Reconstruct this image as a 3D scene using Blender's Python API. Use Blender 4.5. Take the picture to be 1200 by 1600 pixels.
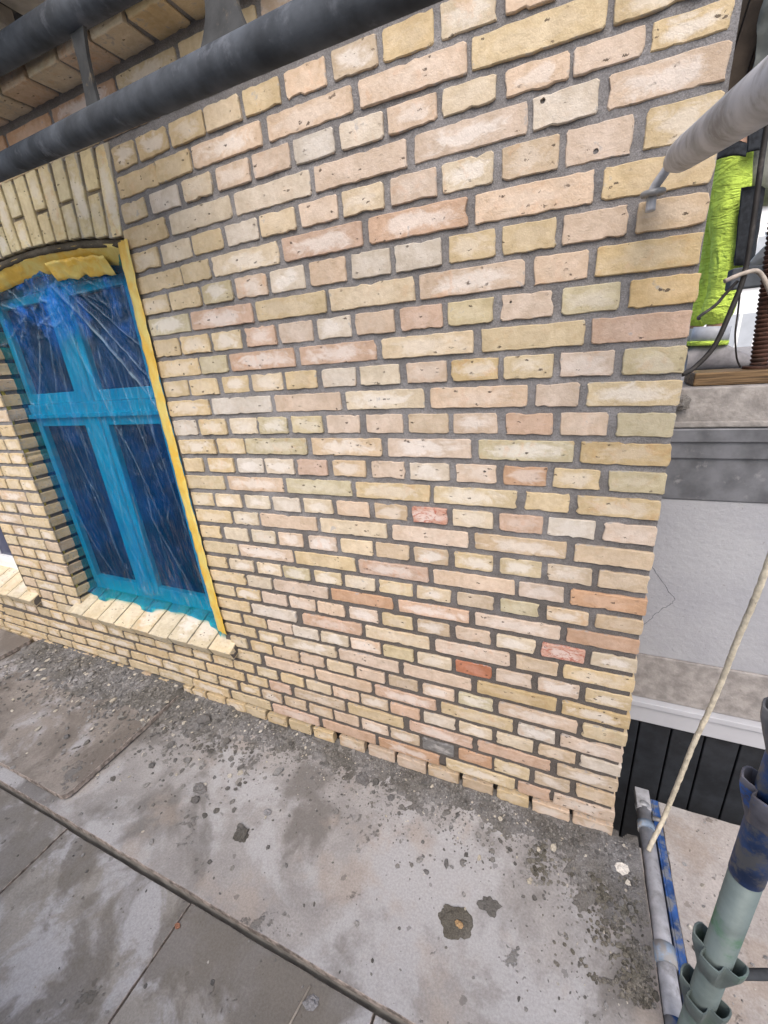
import bpy, bmesh, math, random
from mathutils import Vector, Matrix, noise
R = math.radians
random.seed(7)
for o in list(bpy.data.objects): bpy.data.objects.remove(o)
S = bpy.context.scene; COLL = S.collection
# ---------------------------------------------------------------- camera
cam = bpy.data.cameras.new('camera'); camo = bpy.data.objects.new('camera', cam); COLL.objects.link(camo)
cam.sensor_fit = 'VERTICAL'; cam.sensor_height = 36; cam.sensor_width = 27; cam.lens = 647.67 * 36 / 1600
cam.clip_start = 0.02; cam.clip_end = 3000
CR, CU, CF = Vector((.91642, .39243, -.07851)), Vector((-.06907, .34831, .93483)), Vector((-.39420, .85128, -.34631))
m3 = Matrix((CR, CU, -CF)).transposed(); camo.matrix_world = Matrix.Translation((-.21603, -1.09216, 1.54262)) @ m3.to_4x4()
S.camera = camo
# ---------------------------------------------------------------- light
SUN_EL, SUN_AZ = 50, 166          # degrees; azimuth clockwise from +Y
world = bpy.data.worlds.new('World'); S.world = world; world.use_nodes = True
wn = world.node_tree; bg = wn.nodes['Background']; sky = wn.nodes.new('ShaderNodeTexSky')
sky.sky_type = 'NISHITA'; sky.sun_disc = False; sky.sun_elevation = R(SUN_EL); sky.sun_rotation = R(SUN_AZ)
sky.air_density = 1.0; sky.dust_density = 4.0; sky.ozone_density = 1.0
wn.links.new(sky.outputs[0], bg.inputs[0]); bg.inputs[1].default_value = 0.15
sl = bpy.data.lights.new('sun', 'SUN'); so = bpy.data.objects.new('sun', sl); COLL.objects.link(so)
sl.energy = 0.6; sl.angle = R(40); sl.color = (1, .985, .96)
sd = Vector((math.sin(R(SUN_AZ)) * math.cos(R(SUN_EL)), math.cos(R(SUN_AZ)) * math.cos(R(SUN_EL)), math.sin(R(SUN_EL))))
so.rotation_euler = sd.to_track_quat('Z', 'Y').to_euler(); so.location = sd * 20
S.view_settings.view_transform = 'Standard'; S.view_settings.look = 'None'; S.view_settings.gamma = 1
S.view_settings.use_curve_mapping = False; S.view_settings.exposure = 0.80
S.render.engine = 'CYCLES'; S.cycles.max_bounces = 6; S.cycles.diffuse_bounces = 3; S.cycles.glossy_bounces = 2; S.cycles.transparent_max_bounces = 8; S.cycles.caustics_reflective = False; S.cycles.caustics_refractive = False; S.render.resolution_x = 768; S.render.resolution_y = 1024
# ---------------------------------------------------------------- helpers
def lin(r, g, b, k=1.0):
    f = lambda c: ((c / 255 + .055) / 1.055) ** 2.4 if c > 10 else c / 255 / 12.92
    return (f(r) * k, f(g) * k, f(b) * k)
def tag(o, label=None, cat=None, group=None, kind=None):
    if label: o['label'] = label
    if cat: o['category'] = cat
    if group: o['group'] = group
    if kind: o['kind'] = kind
    return o
def empty(name, loc=(0, 0, 0), parent=None):
    o = bpy.data.objects.new(name, None); COLL.objects.link(o); o.location = loc; o.empty_display_size = .05
    if parent: o.parent = parent
    return o
class MB:
    def __init__(s): s.v = []; s.f = []; s.c = []; s.sm = []; s.uv = []; s.mi = []
    def add(s, vs, fs, col=None, smooth=False, uv=None, mi=0):
        b = len(s.v); s.v += [tuple(v) for v in vs]; s.c += [col or (1, 1, 1, 1)] * len(vs); s.uv += (uv or [(.5, .5)] * len(vs))
        for i, f in enumerate(fs):
            s.f.append([b + j for j in f]); s.sm.append(smooth[i] if isinstance(smooth, list) else smooth); s.mi.append(mi)
        return b
    def box(s, a, b, col=None, mat=None):
        x0, y0, z0 = a; x1, y1, z1 = b
        v = [Vector((x, y, z)) for z in (z0, z1) for y in (y0, y1) for x in (x0, x1)]
        if mat: v = [mat @ p for p in v]
        s.add(v, [(0, 2, 3, 1), (4, 5, 7, 6), (0, 1, 5, 4), (2, 6, 7, 3), (0, 4, 6, 2), (1, 3, 7, 5)], col)
        return s
    def tube(s, pts, r, n=16, col=None, caps=True, smooth=True, squash=None):
        pts = [Vector(p) for p in pts]; N = len(pts); rr = r if isinstance(r, (list, tuple)) else [r] * N
        ring = []; up = None
        for i, p in enumerate(pts):
            t = (pts[min(i + 1, N - 1)] - pts[max(i - 1, 0)]).normalized()
            if up is None:
                up = Vector((0, 0, 1)) if abs(t.z) < .9 else Vector((0, 1, 0))
            a = t.cross(up).normalized(); up = a.cross(t).normalized()
            sq = squash[i] if squash else (1, 1)
            ring.append([p + a * (math.cos(2 * math.pi * k / n) * rr[i] * sq[0]) + up * (math.sin(2 * math.pi * k / n) * rr[i] * sq[1]) for k in range(n)])
        vs = [v for q in ring for v in q]; fs = []
        for i in range(N - 1):
            for k in range(n): fs.append((i * n + k, i * n + (k + 1) % n, (i + 1) * n + (k + 1) % n, (i + 1) * n + k))
        sm = [smooth] * len(fs)
        if caps: fs += [tuple(range(n))[::-1], tuple((N - 1) * n + k for k in range(n))]; sm += [False, False]
        s.add(vs, fs, col, sm)
        return s
    def build(s, name, mat, parent=None, bevel=0, kind=None):
        me = bpy.data.meshes.new(name); me.from_pydata(s.v, [], s.f); me.update()
        for p, sm, mi in zip(me.polygons, s.sm, s.mi): p.use_smooth = sm; p.material_index = mi
        at = me.color_attributes.new('col', 'FLOAT_COLOR', 'POINT')
        at.data.foreach_set('color', [x for c in s.c for x in c])
        uvl = me.uv_layers.new(name='uv')
        vi = [0] * len(me.loops); me.loops.foreach_get('vertex_index', vi)
        uvl.data.foreach_set('uv', [x for i in vi for x in s.uv[i]])
        for m in (mat if isinstance(mat, (list, tuple)) else [mat]): me.materials.append(m)
        o = bpy.data.objects.new(name, me); COLL.objects.link(o)
        if parent: o.parent = parent
        if bevel:
            md = o.modifiers.new('bevel', 'BEVEL'); md.width = bevel; md.segments = 2; md.limit_method = 'ANGLE'
        if kind: o['kind'] = kind
        return o
def boxobj(name, a, b, mat, parent=None, bevel=.0015, M=None):
    return MB().box(a, b, mat=M).build(name, mat, parent, bevel)
def smooth_path(pts, n=8):
    P = [Vector(p) for p in pts]; P = [P[0] * 2 - P[1]] + P + [P[-1] * 2 - P[-2]]; out = []
    for i in range(1, len(P) - 2):
        a, b, c, d = P[i - 1:i + 3]
        for k in range(n):
            t = k / n
            out.append(.5 * ((2 * b) + (c - a) * t + (2 * a - 5 * b + 4 * c - d) * t * t + (3 * b - a - 3 * c + d) * t ** 3))
    out.append(P[-2]); return out
nz = lambda x, y, z=0: noise.noise(Vector((x, y, z)))
def fbm(x, y, z=0, o=4):
    a, f, t = 1, 1, 0
    for _ in range(o): t += a * nz(x * f, y * f, z * f + 7.3 * f); a *= .5; f *= 2.1
    return t
# ---- materials
class NT:
    def __init__(s, name):
        s.m = bpy.data.materials.new(name); s.m.use_nodes = True; s.t = s.m.node_tree; s.t.nodes.clear()
        s.out = s.t.nodes.new('ShaderNodeOutputMaterial')
    def n(s, typ, ins=None, out=0, **pr):
        d = s.t.nodes.new('ShaderNode' + typ)
        for k, v in pr.items(): setattr(d, k, v)
        for k, v in (ins or {}).items():
            if isinstance(v, bpy.types.NodeSocket): s.t.links.new(v, d.inputs[k])
            else:
                if isinstance(v, (tuple, list)) and len(v) == 3 and d.inputs[k].type == 'RGBA': v = (*v, 1)
                d.inputs[k].default_value = v
        return d.outputs[out]
    def math(s, op, a, b=0.0, c=None, clamp=False):
        i = {0: a, 1: b}
        if c is not None: i[2] = c
        return s.n('Math', i, operation=op, use_clamp=clamp)
    def mix(s, f, a, b, blend='MIX'):
        return s.n('Mix', {'Factor': f, 6: a, 7: b}, out=2, data_type='RGBA', blend_type=blend)
    def ramp(s, f, lo, hi, a=0.0, b=1.0):
        return s.n('MapRange', {0: f, 1: lo, 2: hi, 3: a, 4: b}, interpolation_type='SMOOTHSTEP')
    def noise(s, co, scale, detail=4, rough=.55, dist=0, out=0):
        return s.n('TexNoise', {'Vector': co, 'Scale': scale, 'Detail': detail, 'Roughness': rough, 'Distortion': dist}, out=out)
    def pos(s): return s.n('NewGeometry', out=0)
    def bump(s, h, dist, strength=1.0, nrm=None):
        i = {'Height': h, 'Distance': dist, 'Strength': strength}
        if nrm is not None: i['Normal'] = nrm
        return s.n('Bump', i)
    def fin(s, col, rough=.8, normal=None, metal=0.0, spec=.3, **k):
        i = {'Base Color': col, 'Roughness': rough, 'Metallic': metal, 'Specular IOR Level': spec}
        if normal is not None: i['Normal'] = normal
        i.update(k); b = s.n('BsdfPrincipled', i); s.t.links.new(b, s.out.inputs[0]); return s.m
def simple(name, col, rough=.6, var=.25, scale=30, bump=.001, metal=0.0, dirt=None, dscale=6, dlo=.5, dhi=.62, spec=.3, coat=0.0):
    t = NT(name); p = t.n('TexCoord', out=3)
    n1 = t.noise(p, scale, 6); c = t.mix(t.ramp(n1, .3, .7), tuple(x * (1 - var) for x in col), tuple(min(1, x * (1 + var)) for x in col))
    if dirt: c = t.mix(t.ramp(t.noise(p, dscale, 8, .65), dlo, dhi), c, dirt)
    nb = t.bump(t.noise(p, scale * 3, 6), bump)
    return t.fin(c, rough, nb, metal, spec, **({'Coat Weight': coat} if coat else {}))
# ---------------------------------------------------------------- brick and mortar materials
def make_brick(red=False):
    t = NT('old_brick' if not red else 'red_stained_brick'); p = t.pos()
    at = t.t.nodes.new('ShaderNodeAttribute'); at.attribute_name = 'col'; col = at.outputs[0]; seed = at.outputs[3]
    uv = t.n('UVMap', uv_map='uv'); sv = t.n('CombineXYZ', {0: t.math('MULTIPLY', seed, 37.), 1: t.math('MULTIPLY', seed, 71.), 2: t.math('MULTIPLY', seed, 13.)})
    co = t.n('VectorMath', {0: p, 1: sv}, operation='ADD')
    n1 = t.noise(co, 16, 3, .6, .5); n2 = t.noise(co, 70, 4, .65); n3 = t.noise(co, 300, 2, .6)
    c = t.mix(t.ramp(n1, .3, .7), t.mix(1.0, col, (.88, .86, .82), 'MULTIPLY'), t.mix(1.0, col, (1.06, 1.06, 1.06), 'MULTIPLY'))
    c = t.mix(t.math('MULTIPLY', t.ramp(n2, .62, .35), .45), c, t.mix(1.0, c, (.80, .75, .69), 'MULTIPLY'))
    sx = t.n('SeparateXYZ', {0: uv}); u, v = sx, sx.node.outputs[1]
    du = t.math('ABSOLUTE', t.math('SUBTRACT', u, .5)); dv = t.math('ABSOLUTE', t.math('SUBTRACT', v, .5))
    # work in millimetres from the arris: uv is scaled by face size stored in u2
    ed = t.math('MAXIMUM', du, dv)
    w3 = t.noise(co, 30, 4, .62, .4)
    # lime bloom towards the middle of the face, broken by noise; more on some bricks than on others
    edl = t.math('POWER', t.math('ADD', t.math('POWER', du, 2.6), t.math('POWER', dv, 2.6)), .385)
    edn = t.math('ADD', edl, t.math('MULTIPLY', t.math('SUBTRACT', t.noise(t.n('VectorMath', {0: co, 1: (.55, 1., 1.)}, operation='MULTIPLY'), 34, 4, .66, .8), .5), 1.1))
    bloom = t.math('MULTIPLY', t.ramp(edn, .46, .16), t.ramp(t.math('FRACT', t.math('MULTIPLY', seed, 7.31)), .10, .9, .12, .95))
    c = t.mix(bloom, c, t.mix(.55, c, (.84, .80, .76)))
    # burnt warm mottles on some
    wm = t.math('MULTIPLY', t.ramp(w3, .52, .70), t.ramp(t.math('FRACT', t.math('MULTIPLY', seed, 3.77)), .4, 1., 0., .6))
    c = t.mix(wm, c, t.mix(1.0, c, (1.0, .80, .66), 'MULTIPLY'))
    if red: c = t.mix(t.math('MULTIPLY', t.ramp(t.noise(t.n('VectorMath', {0: co, 1: (1., 1., 2.)}, operation='MULTIPLY'), 38, 5, .7, 1.5), .5, .6), .8), c, (.42, .12, .075))
    # mortar smeared over the arris, and grey patches
    ms = t.math('MULTIPLY', t.ramp(t.math('ADD', ed, t.math('MULTIPLY', t.math('SUBTRACT', n2, .5), .34)), .50, .56), .7)
    c = t.mix(ms, c, (.34, .325, .315))
    gp = t.math('MULTIPLY', t.ramp(t.math('ADD', n1, t.math('MULTIPLY', n2, .35)), .865, .93), .6)
    c = t.mix(gp, c, (.36, .355, .36))
    # pits and small cracks
    vo = t.t.nodes.new('ShaderNodeTexVoronoi'); vo.inputs['Scale'].default_value = 150; vo.inputs['Randomness'].default_value = 1
    wp = t.n('VectorMath', {0: t.n('VectorMath', {0: co, 1: (.62, 1., 1.)}, operation='MULTIPLY'), 1: t.n('VectorMath', {0: t.n('CombineXYZ', {0: n3, 2: n2}), 'Scale': .014}, operation='SCALE')}, operation='ADD')
    t.t.links.new(wp, vo.inputs['Vector'])
    rs = t.n('SeparateColor', {0: vo.outputs[1]})
    pit = t.math('LESS_THAN', vo.outputs[0], t.math('MULTIPLY', t.ramp(rs, .90, 1.0), .44))
    pit = t.math('MULTIPLY', pit, t.ramp(n1, .38, .56))
    c = t.mix(t.math('MULTIPLY', pit, .85), c, (.09, .068, .052))
    h = t.math('ADD', t.math('MULTIPLY', n2, .5), t.math('MULTIPLY', n3, .30))
    h = t.math('SUBTRACT', t.math('ADD', h, t.math('MULTIPLY', w3, .6)), t.math('MULTIPLY', pit, .6))
    return t.fin(c, .88, t.bump(h, .0034, 1.0), spec=.2)
BRICK = make_brick(); BRICKRED = make_brick(True)
def make_mortar(name, a, b, bd=.003, low=None):
    t = NT(name); p = t.pos()
    n1 = t.noise(p, 9, 5, .6); n2 = t.noise(p, 380, 5, .7); n3 = t.noise(p, 70, 5, .6)
    c = t.mix(t.ramp(n1, .35, .65), a, b)
    if low: c = t.mix(t.ramp(t.math('ADD', t.n('SeparateXYZ', {0: p}, out=2), t.math('MULTIPLY', t.math('SUBTRACT', n1, .5), .9)), 1.45, .55), c, low)
    c = t.mix(t.ramp(n2, .35, .7), t.mix(1., c, (.70, .69, .68), 'MULTIPLY'), t.mix(1., c, (1.16, 1.16, 1.16), 'MULTIPLY'))
    h = t.math('ADD', t.math('MULTIPLY', n2, .45), n3)
    return t.fin(c, .95, t.bump(h, bd, 1.0), spec=.1)
MORTAR = make_mortar('sandy_mortar', (.22, .213, .213), (.31, .302, .305), .004, (.150, .136, .126)); ARCHM = make_mortar('pale_arch_mortar', (.24, .205, .16), (.33, .29, .23), .003)
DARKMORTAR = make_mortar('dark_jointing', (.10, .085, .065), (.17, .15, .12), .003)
DEBRIS = None
def make_debris():
    t = NT('mortar_crumbs'); p = t.pos(); at = t.t.nodes.new('ShaderNodeAttribute'); at.attribute_name = 'col'
    n = t.noise(p, 240, 5, .65); n1 = t.noise(p, 8, 4)
    c = t.mix(1., at.outputs[0], t.mix(t.ramp(n, .3, .7), (.7, .7, .7), (1.2, 1.2, 1.2)), 'MULTIPLY')
    c = t.mix(1., c, t.mix(t.ramp(n1, .35, .65), (.82, .8, .76), (1.1, 1.1, 1.12)), 'MULTIPLY')
    return t.fin(c, .95, t.bump(n, .003), spec=.1)
DEBRIS = make_debris()
def make_deck(name, base, pale, damp, crust, s=1.0, damp_lo=.5, pale_lo=.47, crust_lo=.56, warm=None):
    t = NT(name); p = t.pos()
    big = t.noise(p, 2.3 * s, 5, .6, .5); mid = t.noise(p, 7 * s, 5, .66, .3); fine = t.noise(p, 150, 4, .7); gr = t.noise(p, 600, 2, .6)
    sp = t.n('VectorMath', {0: p, 1: (11.3, 4.1, 2.)}, operation='ADD')
    c = t.mix(t.ramp(mid, .35, .65), base, tuple(x * 1.25 for x in base))
    c = t.mix(t.math('MULTIPLY', t.ramp(t.noise(sp, 3.1 * s, 5, .64, .4), pale_lo, pale_lo + .13), .85), c, pale)
    c = t.mix(t.math('MULTIPLY', t.ramp(big, damp_lo, damp_lo + .10), .8), c, damp)
    if warm: c = t.mix(t.math('MULTIPLY', t.ramp(t.noise(sp, 4.2 * s, 5, .6), .52, .66), .45), c, warm)
    cr = t.ramp(t.math('ADD', t.noise(sp, 5 * s, 3, .5), t.math('MULTIPLY', t.math('SUBTRACT', t.noise(p, 38, 5, .7), .5), .55)), crust_lo, crust_lo + .05)
    c = t.mix(t.math('MULTIPLY', cr, .75), c, crust)
    c = t.mix(1., c, t.mix(t.ramp(fine, .3, .7), (.86, .855, .85), (1.1, 1.1, 1.1)), 'MULTIPLY')
    # dark drips and pale specks
    vo = t.t.nodes.new('ShaderNodeTexVoronoi'); vo.inputs['Scale'].default_value = 34
    t.t.links.new(t.n('VectorMath', {0: p, 1: t.n('VectorMath', {0: t.noise(p, 60, 3, out=1), 'Scale': .02}, operation='SCALE')}, operation='ADD'), vo.inputs['Vector'])
    rs = t.n('SeparateColor', {0: vo.outputs[1]})
    spot = t.math('LESS_THAN', vo.outputs[0], t.math('MULTIPLY', t.ramp(rs, .90, 1.), .34))
    c = t.mix(t.math('MULTIPLY', spot, .45), c, tuple(x * .55 for x in damp))
    h = t.math('ADD', t.math('ADD', t.math('MULTIPLY', cr, 1.3), t.math('MULTIPLY', fine, .5)), t.math('ADD', t.math('MULTIPLY', gr, .2), t.math('MULTIPLY', mid, .8)))
    ro = t.ramp(big, damp_lo, damp_lo + .1, .9, .62)
    return t.fin(c, ro, t.bump(h, .0022, .8), spec=.25)
DECK = make_deck('dusty_plywood', (.28, .27, .265), (.42, .42, .43), (.16, .15, .14), (.15, .145, .135), damp_lo=.50, crust_lo=.66, warm=(.38, .32, .27))
DECK2 = make_deck('dusty_brown_plywood', (.225, .203, .183), (.39, .385, .395), (.155, .135, .117), (.17, .165, .16), 1.3, .47, .52, .68)
DECKLOW = make_deck('wet_platform_plywood', (.25, .237, .218), (.42, .42, .435), (.165, .15, .13), (.14, .132, .117), 1.6, .46, .46, .70)
PLATR = make_deck('gritty_platform', (.37, .34, .32), (.44, .42, .41), (.30, .25, .20), (.22, .19, .165), 1.4, .56, .5, .64, warm=(.33, .26, .20))
PLYEDGE = simple('plywood_edge', (.33, .285, .255), .8, .5, 45, .002)
WHITEPAINT = simple('white_window_paint', (.80, .81, .80), .35, .04, 12, .0004)
GLASS = simple('dim_window_glass', (.045, .05, .085), .12, .5, 2.5, 0.0, spec=.25)
RENDERW = None
def make_render():
    t = NT('white_render'); p = t.pos(); n = t.noise(p, 60, 6, .6); n2 = t.noise(p, 7, 4); n3 = t.noise(p, 160, 4)
    c = t.mix(t.ramp(n2, .3, .7), (.345, .35, .375), (.385, .39, .41)); c = t.mix(t.math('MULTIPLY', t.ramp(t.noise(p, 110, 2, .5), .70, .74), .6), c, (.25, .24, .23))
    return t.fin(c, .85, t.bump(t.math('ADD', n, t.math('MULTIPLY', n3, .3)), .004, .7), spec=.2)
RENDERW = make_render()
CONC = simple('weathered_concrete', (.31, .29, .275), .9, .22, 30, .003, dirt=(.22, .20, .185), dscale=14, dlo=.5, dhi=.75)
FLASH = simple('grey_zinc_flashing', (.165, .17, .185), .5, .3, 14, .001, metal=.35, dirt=(.30, .30, .31), dscale=22, dlo=.58, dhi=.72)
TRIMW = simple('white_trim', (.46, .47, .50), .5, .04, 8, .0005)
CLAD = simple('black_cladding', (.018, .021, .026), .45, .3, 20, .0006, dirt=(.09, .09, .09), dscale=160, dlo=.70, dhi=.74)
GALV = simple('dusty_galvanised_steel', (.36, .37, .385), .55, .3, 18, .0012, metal=.45, dirt=(.27, .255, .235), dscale=14, dlo=.48, dhi=.62)
PALEGALV = simple('pale_dusty_steel', (.46, .465, .49), .6, .22, 26, .0012, metal=.1, dirt=(.27, .262, .26), dscale=18, dlo=.50, dhi=.70)
DARKSTEEL = simple('dark_weathered_steel', (.066, .074, .086), .9, .4, 14, .0012, metal=0.0, dirt=(.125, .135, .155), dscale=20, dlo=.55, dhi=.72)
PLATESTEEL = simple('dull_steel_plate', (.055, .056, .056), .8, .3, 20, .001, metal=0.0, dirt=(.16, .13, .09), dscale=25, dlo=.58, dhi=.7)
BLUEP = simple('chipped_blue_paint', (.028, .082, .25), .55, .4, 24, .001, dirt=(.19, .20, .215), dscale=26, dlo=.45, dhi=.60)
PALEBLUE = simple('pale_blue_steel', (.30, .38, .48), .55, .25, 20, .001, dirt=(.38, .37, .36), dscale=22, dlo=.48, dhi=.6)
GREENGALV = simple('grey_green_steel', (.125, .158, .155), .5, .2, 16, .001, metal=.15, dirt=(.065, .14, .085), dscale=9, dlo=.52, dhi=.68)
RUST = simple('rusty_screw_steel', (.085, .042, .030), .75, .5, 30, .001, metal=.3, dirt=(.05, .03, .024), dscale=30)
ROPE = simple('cream_rope', (.60, .54, .42), .85, .2, 60, .002, dirt=(.36, .32, .26), dscale=25, dlo=.56, dhi=.7)
TIMBER = None
def make_timber():
    t = NT('wet_brown_timber'); p = t.pos(); q = t.n('VectorMath', {0: p, 1: (2., 30., 60.)}, operation='MULTIPLY')
    n = t.noise(q, 3, 6, .6); c = t.mix(t.ramp(n, .3, .7), (.05, .03, .016), (.26, .165, .08))
    return t.fin(c, .55, t.bump(n, .003))
TIMBER = make_timber()
DARKWOOD = simple('dark_eaves_timber', (.055, .042, .032), .8, .4, 12, .002)
BLACKM = simple('black_gutter_metal', (.010, .010, .014), .45, .3, 10, .0004)
def make_hivis():
    t = NT('yellow_hi_vis_fabric'); p = t.pos()
    f1 = t.noise(t.n('VectorMath', {0: p, 1: (1., 1., .35)}, operation='MULTIPLY'), 17, 3, .5, 1.2); f2 = t.noise(t.n('VectorMath', {0: p, 1: (.6, .6, 1.5)}, operation='MULTIPLY'), 22, 3, .55, 1.6)
    c = t.mix(t.ramp(t.noise(p, 9, 6, .65), .58, .75), (.58, .78, .12), (.42, .54, .10))
    h = t.math('ADD', t.math('MULTIPLY', f1, .8), t.math('ADD', t.math('MULTIPLY', f2, .6), t.math('MULTIPLY', t.noise(p, 400, 2), .02)))
    return t.fin(c, .8, t.bump(h, .032, 1.0), spec=.2)
HIVIS = make_hivis()
BLACKF = simple('black_fabric', (.020, .023, .028), .85, .4, 60, .001)
GREYF = simple('olive_grey_fabric', (.24, .245, .22), .9, .18, 30, .002)
NAVYF = simple('navy_fabric', (.016, .02, .045), .85, .3, 40, .001)
SILVER = simple('silver_reflective_band', (.40, .42, .46), .45, .1, 40, .0005)
SHOEG = simple('grey_shoe_leather', (.26, .25, .26), .7, .2, 30, .001)
SKIN = simple('skin', (.45, .27, .19), .6, .1, 30, .0005)
HAIR = simple('dark_hair', (.02, .015, .012), .7, .3, 60, .002)
CABLE = simple('black_cable_rubber', (.030, .027, .026), .6, .3, 30, .0005, dirt=(.09, .08, .075), dscale=30, dlo=.55, dhi=.7)
STRING = simple('pale_twine', (.42, .37, .32), .9, .2, 50, .001)
TARP = simple('grey_green_tarpaulin', (.20, .215, .20), .7, .25, 9, .004)
FARWHITE = simple('white_far_wall', (.85, .85, .85), .8, .03, 2, 0.0)
CREAMBOARD = simple('grey_scaffold_plank', (.30, .285, .26), .85, .3, 16, .002)
GROUND = simple('grey_yard_ground', (.22, .21, .20), .9, .3, 4, .004)
def make_film():
    t = NT('blue_plastic_film'); p = t.pos()
    n = t.noise(t.n('VectorMath', {0: p, 1: (1.6, 1., .35)}, operation='MULTIPLY'), 26, 5, .6, .9)
    n2 = t.noise(t.n('VectorMath', {0: p, 1: (3.2, 1., .22)}, operation='MULTIPLY'), 60, 3, .5, .4)
    nb = t.bump(t.math('ADD', n, t.math('MULTIPLY', n2, .35)), .022, 1.0)
    tr = t.n('BsdfTransparent', {'Color': (.03, .74, 1.0, 1)})
    gl = t.n('BsdfGlossy', {'Color': (1, 1, 1, 1), 'Roughness': .16, 'Normal': nb})
    di = t.n('BsdfDiffuse', {'Color': (.004, .18, .75, 1), 'Normal': nb})
    f = t.n('Fresnel', {'IOR': 1.45, 'Normal': nb})
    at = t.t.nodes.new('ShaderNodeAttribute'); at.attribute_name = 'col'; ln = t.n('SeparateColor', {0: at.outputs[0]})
    d2 = t.n('BsdfDiffuse', {'Color': (.55, .80, .97, 1), 'Normal': nb})  # pale streaks along the creases: their white glare is painted as diffuse colour
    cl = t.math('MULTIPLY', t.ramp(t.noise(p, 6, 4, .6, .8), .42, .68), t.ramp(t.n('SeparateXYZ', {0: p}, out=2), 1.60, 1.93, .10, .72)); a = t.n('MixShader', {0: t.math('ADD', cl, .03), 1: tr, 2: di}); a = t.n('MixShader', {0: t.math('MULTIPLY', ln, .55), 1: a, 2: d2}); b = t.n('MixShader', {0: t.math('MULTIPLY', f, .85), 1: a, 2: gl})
    t.t.links.new(b, t.out.inputs[0]); return t.m
FILM = make_film()
def make_tape():
    t = NT('yellow_masking_tape'); p = t.pos(); n = t.noise(p, 40, 5, .6, .6)
    c = t.mix(t.ramp(t.noise(p, 9, 4, .6, .8), .38, .62), (.72, .45, .06), (.70, .56, .16)); c = t.mix(t.math('MULTIPLY', t.ramp(n, .5, .7), .3), c, (.78, .66, .30))
    nb = t.bump(n, .004, .8)
    return t.fin(c, .42, nb, spec=.45)
TAPE = make_tape()
# ---------------------------------------------------------------- ground far below and scaffold decks
gm = MB(); gm.add([(-400, -400, -3.2), (400, -400, -3.2), (400, 400, -3.2), (-400, 400, -3.2)], [(0, 1, 2, 3)])
tag(gm.build('ground', GROUND), kind='structure')
# ---------------------------------------------------------------- the brick house
house = tag(empty('brick_house', (-1.5, 0, 0)), 'yellow and pink brick house wall with arched window and grey mortar joints', 'house')
def hp(o):  # parent without moving
    o.parent = house; o.matrix_parent_inverse = Matrix.Translation((1.5, 0, 0)); return o
PAL = {'y': (220, 200, 162), 'Y': (212, 185, 136), 'c': (227, 212, 188), 'p': (225, 203, 186), 'P': (214, 182, 165), 'o': (208, 172, 143),
       'R': (202, 138, 108), 'w': (223, 215, 206), 'g': (206, 196, 163), 't': (213, 192, 167), 'k': (140, 138, 136), 'q': (214, 174, 158), 'a': (236, 222, 182), 's': (224, 211, 182)}
def bcol(c, rng):
    rgb = PAL[c]; k_ = .28 if c in 'yYcpPgtw' else 0
    rgb = [v * (1 - k_) + u * k_ for v, u in zip(rgb, (223, 205, 176))]
    b = lin(*rgb, .86); j = rng.uniform(.92, 1.06); h = rng.uniform(-.03, .03)
    return (b[0] * j * (1 + h), b[1] * j, b[2] * j * (1 - 1.6 * h), rng.random())
def brick_geo(mb, quad, y0, depth, col, rng, chip=1.0, hole=None, round_=.004, bev=.0018):
    """quad: BL, BR, TR, TL (x, z). A weathered brick: irregular outline, worn arris, slightly uneven face."""
    q = [Vector(c) for c in quad]; cx = sum((c.x for c in q)) / 4; cz = sum((c.y for c in q)) / 4
    pts = []; sd = rng.uniform(0, 99)
    for i in range(4):
        a, b = q[i], q[(i + 1) % 4]; L = (b - a).length; n = max(1, round(L / .016)); d = (b - a) / L; nn = Vector((-d.y, d.x))
        rd = min(round_ * rng.uniform(.3, 1.5), L * .3); pts.append(a + d * rd)
        for k in range(1, n):
            pts.append(a + d * (L * k / n + rng.uniform(-.004, .004)))
        pts.append(b - d * min(round_ * rng.uniform(.3, 1.5), L * .3))
    out = []
    for p in pts:
        j = Vector((rng.uniform(-1, 1), rng.uniform(-1, 1))) * .0010 * chip
        w = fbm(p.x * 34 + sd, p.y * 34, sd, 3) * .0020 * chip
        dr = (Vector((cx, cz)) - p).normalized()
        if rng.random() < .07 * chip: w += rng.uniform(.0015, .005)
        out.append(p + dr * w + j)
    n = len(out); W = q[1].x - q[0].x; H = q[3].y - q[0].y
    def ring(ins, y, yn=0):
        r = []
        for p in out:
            d = Vector((cx, cz)) - p; s_ = Vector((math.copysign(min(ins, abs(d.x) * .8), d.x), math.copysign(min(ins, abs(d.y) * .8), d.y)))
            k = p + s_; r.append((k.x, y + yn * nz(k.x * 30 + sd, k.y * 30, sd), k.y))
        return r
    tilt = rng.uniform(-.0012, .0012)
    rings = [ring(-.0015, y0 + depth), ring(0, y0 + bev * 1.2), ring(bev * .9, y0)]
    if hole:
        hx, hz, hr = hole; cr = []
        for p in rings[2]:
            a = math.atan2(p[2] - hz, p[0] - hx); cr.append((hx + hr * math.cos(a), y0, hz + hr * math.sin(a)))
        rings += [cr, [(x, y0 + .02, z) for x, y, z in cr]]
    vs = [v for r in rings for v in r]; fs = []; sm = []
    for i in range(len(rings) - 1):
        for k in range(n):
            fs.append((i * n + k, i * n + (k + 1) % n, (i + 1) * n + (k + 1) % n, (i + 1) * n + k)); sm.append(False)
    fs.append(tuple((len(rings) - 1) * n + k for k in range(n))); sm.append(False)
    uv = [((v[0] - cx) / W + .5, (v[2] - cz) / H + .5) for v in vs]
    mb.add([Vector(v) for v in vs], [f for f in fs], col, sm, uv)
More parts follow.
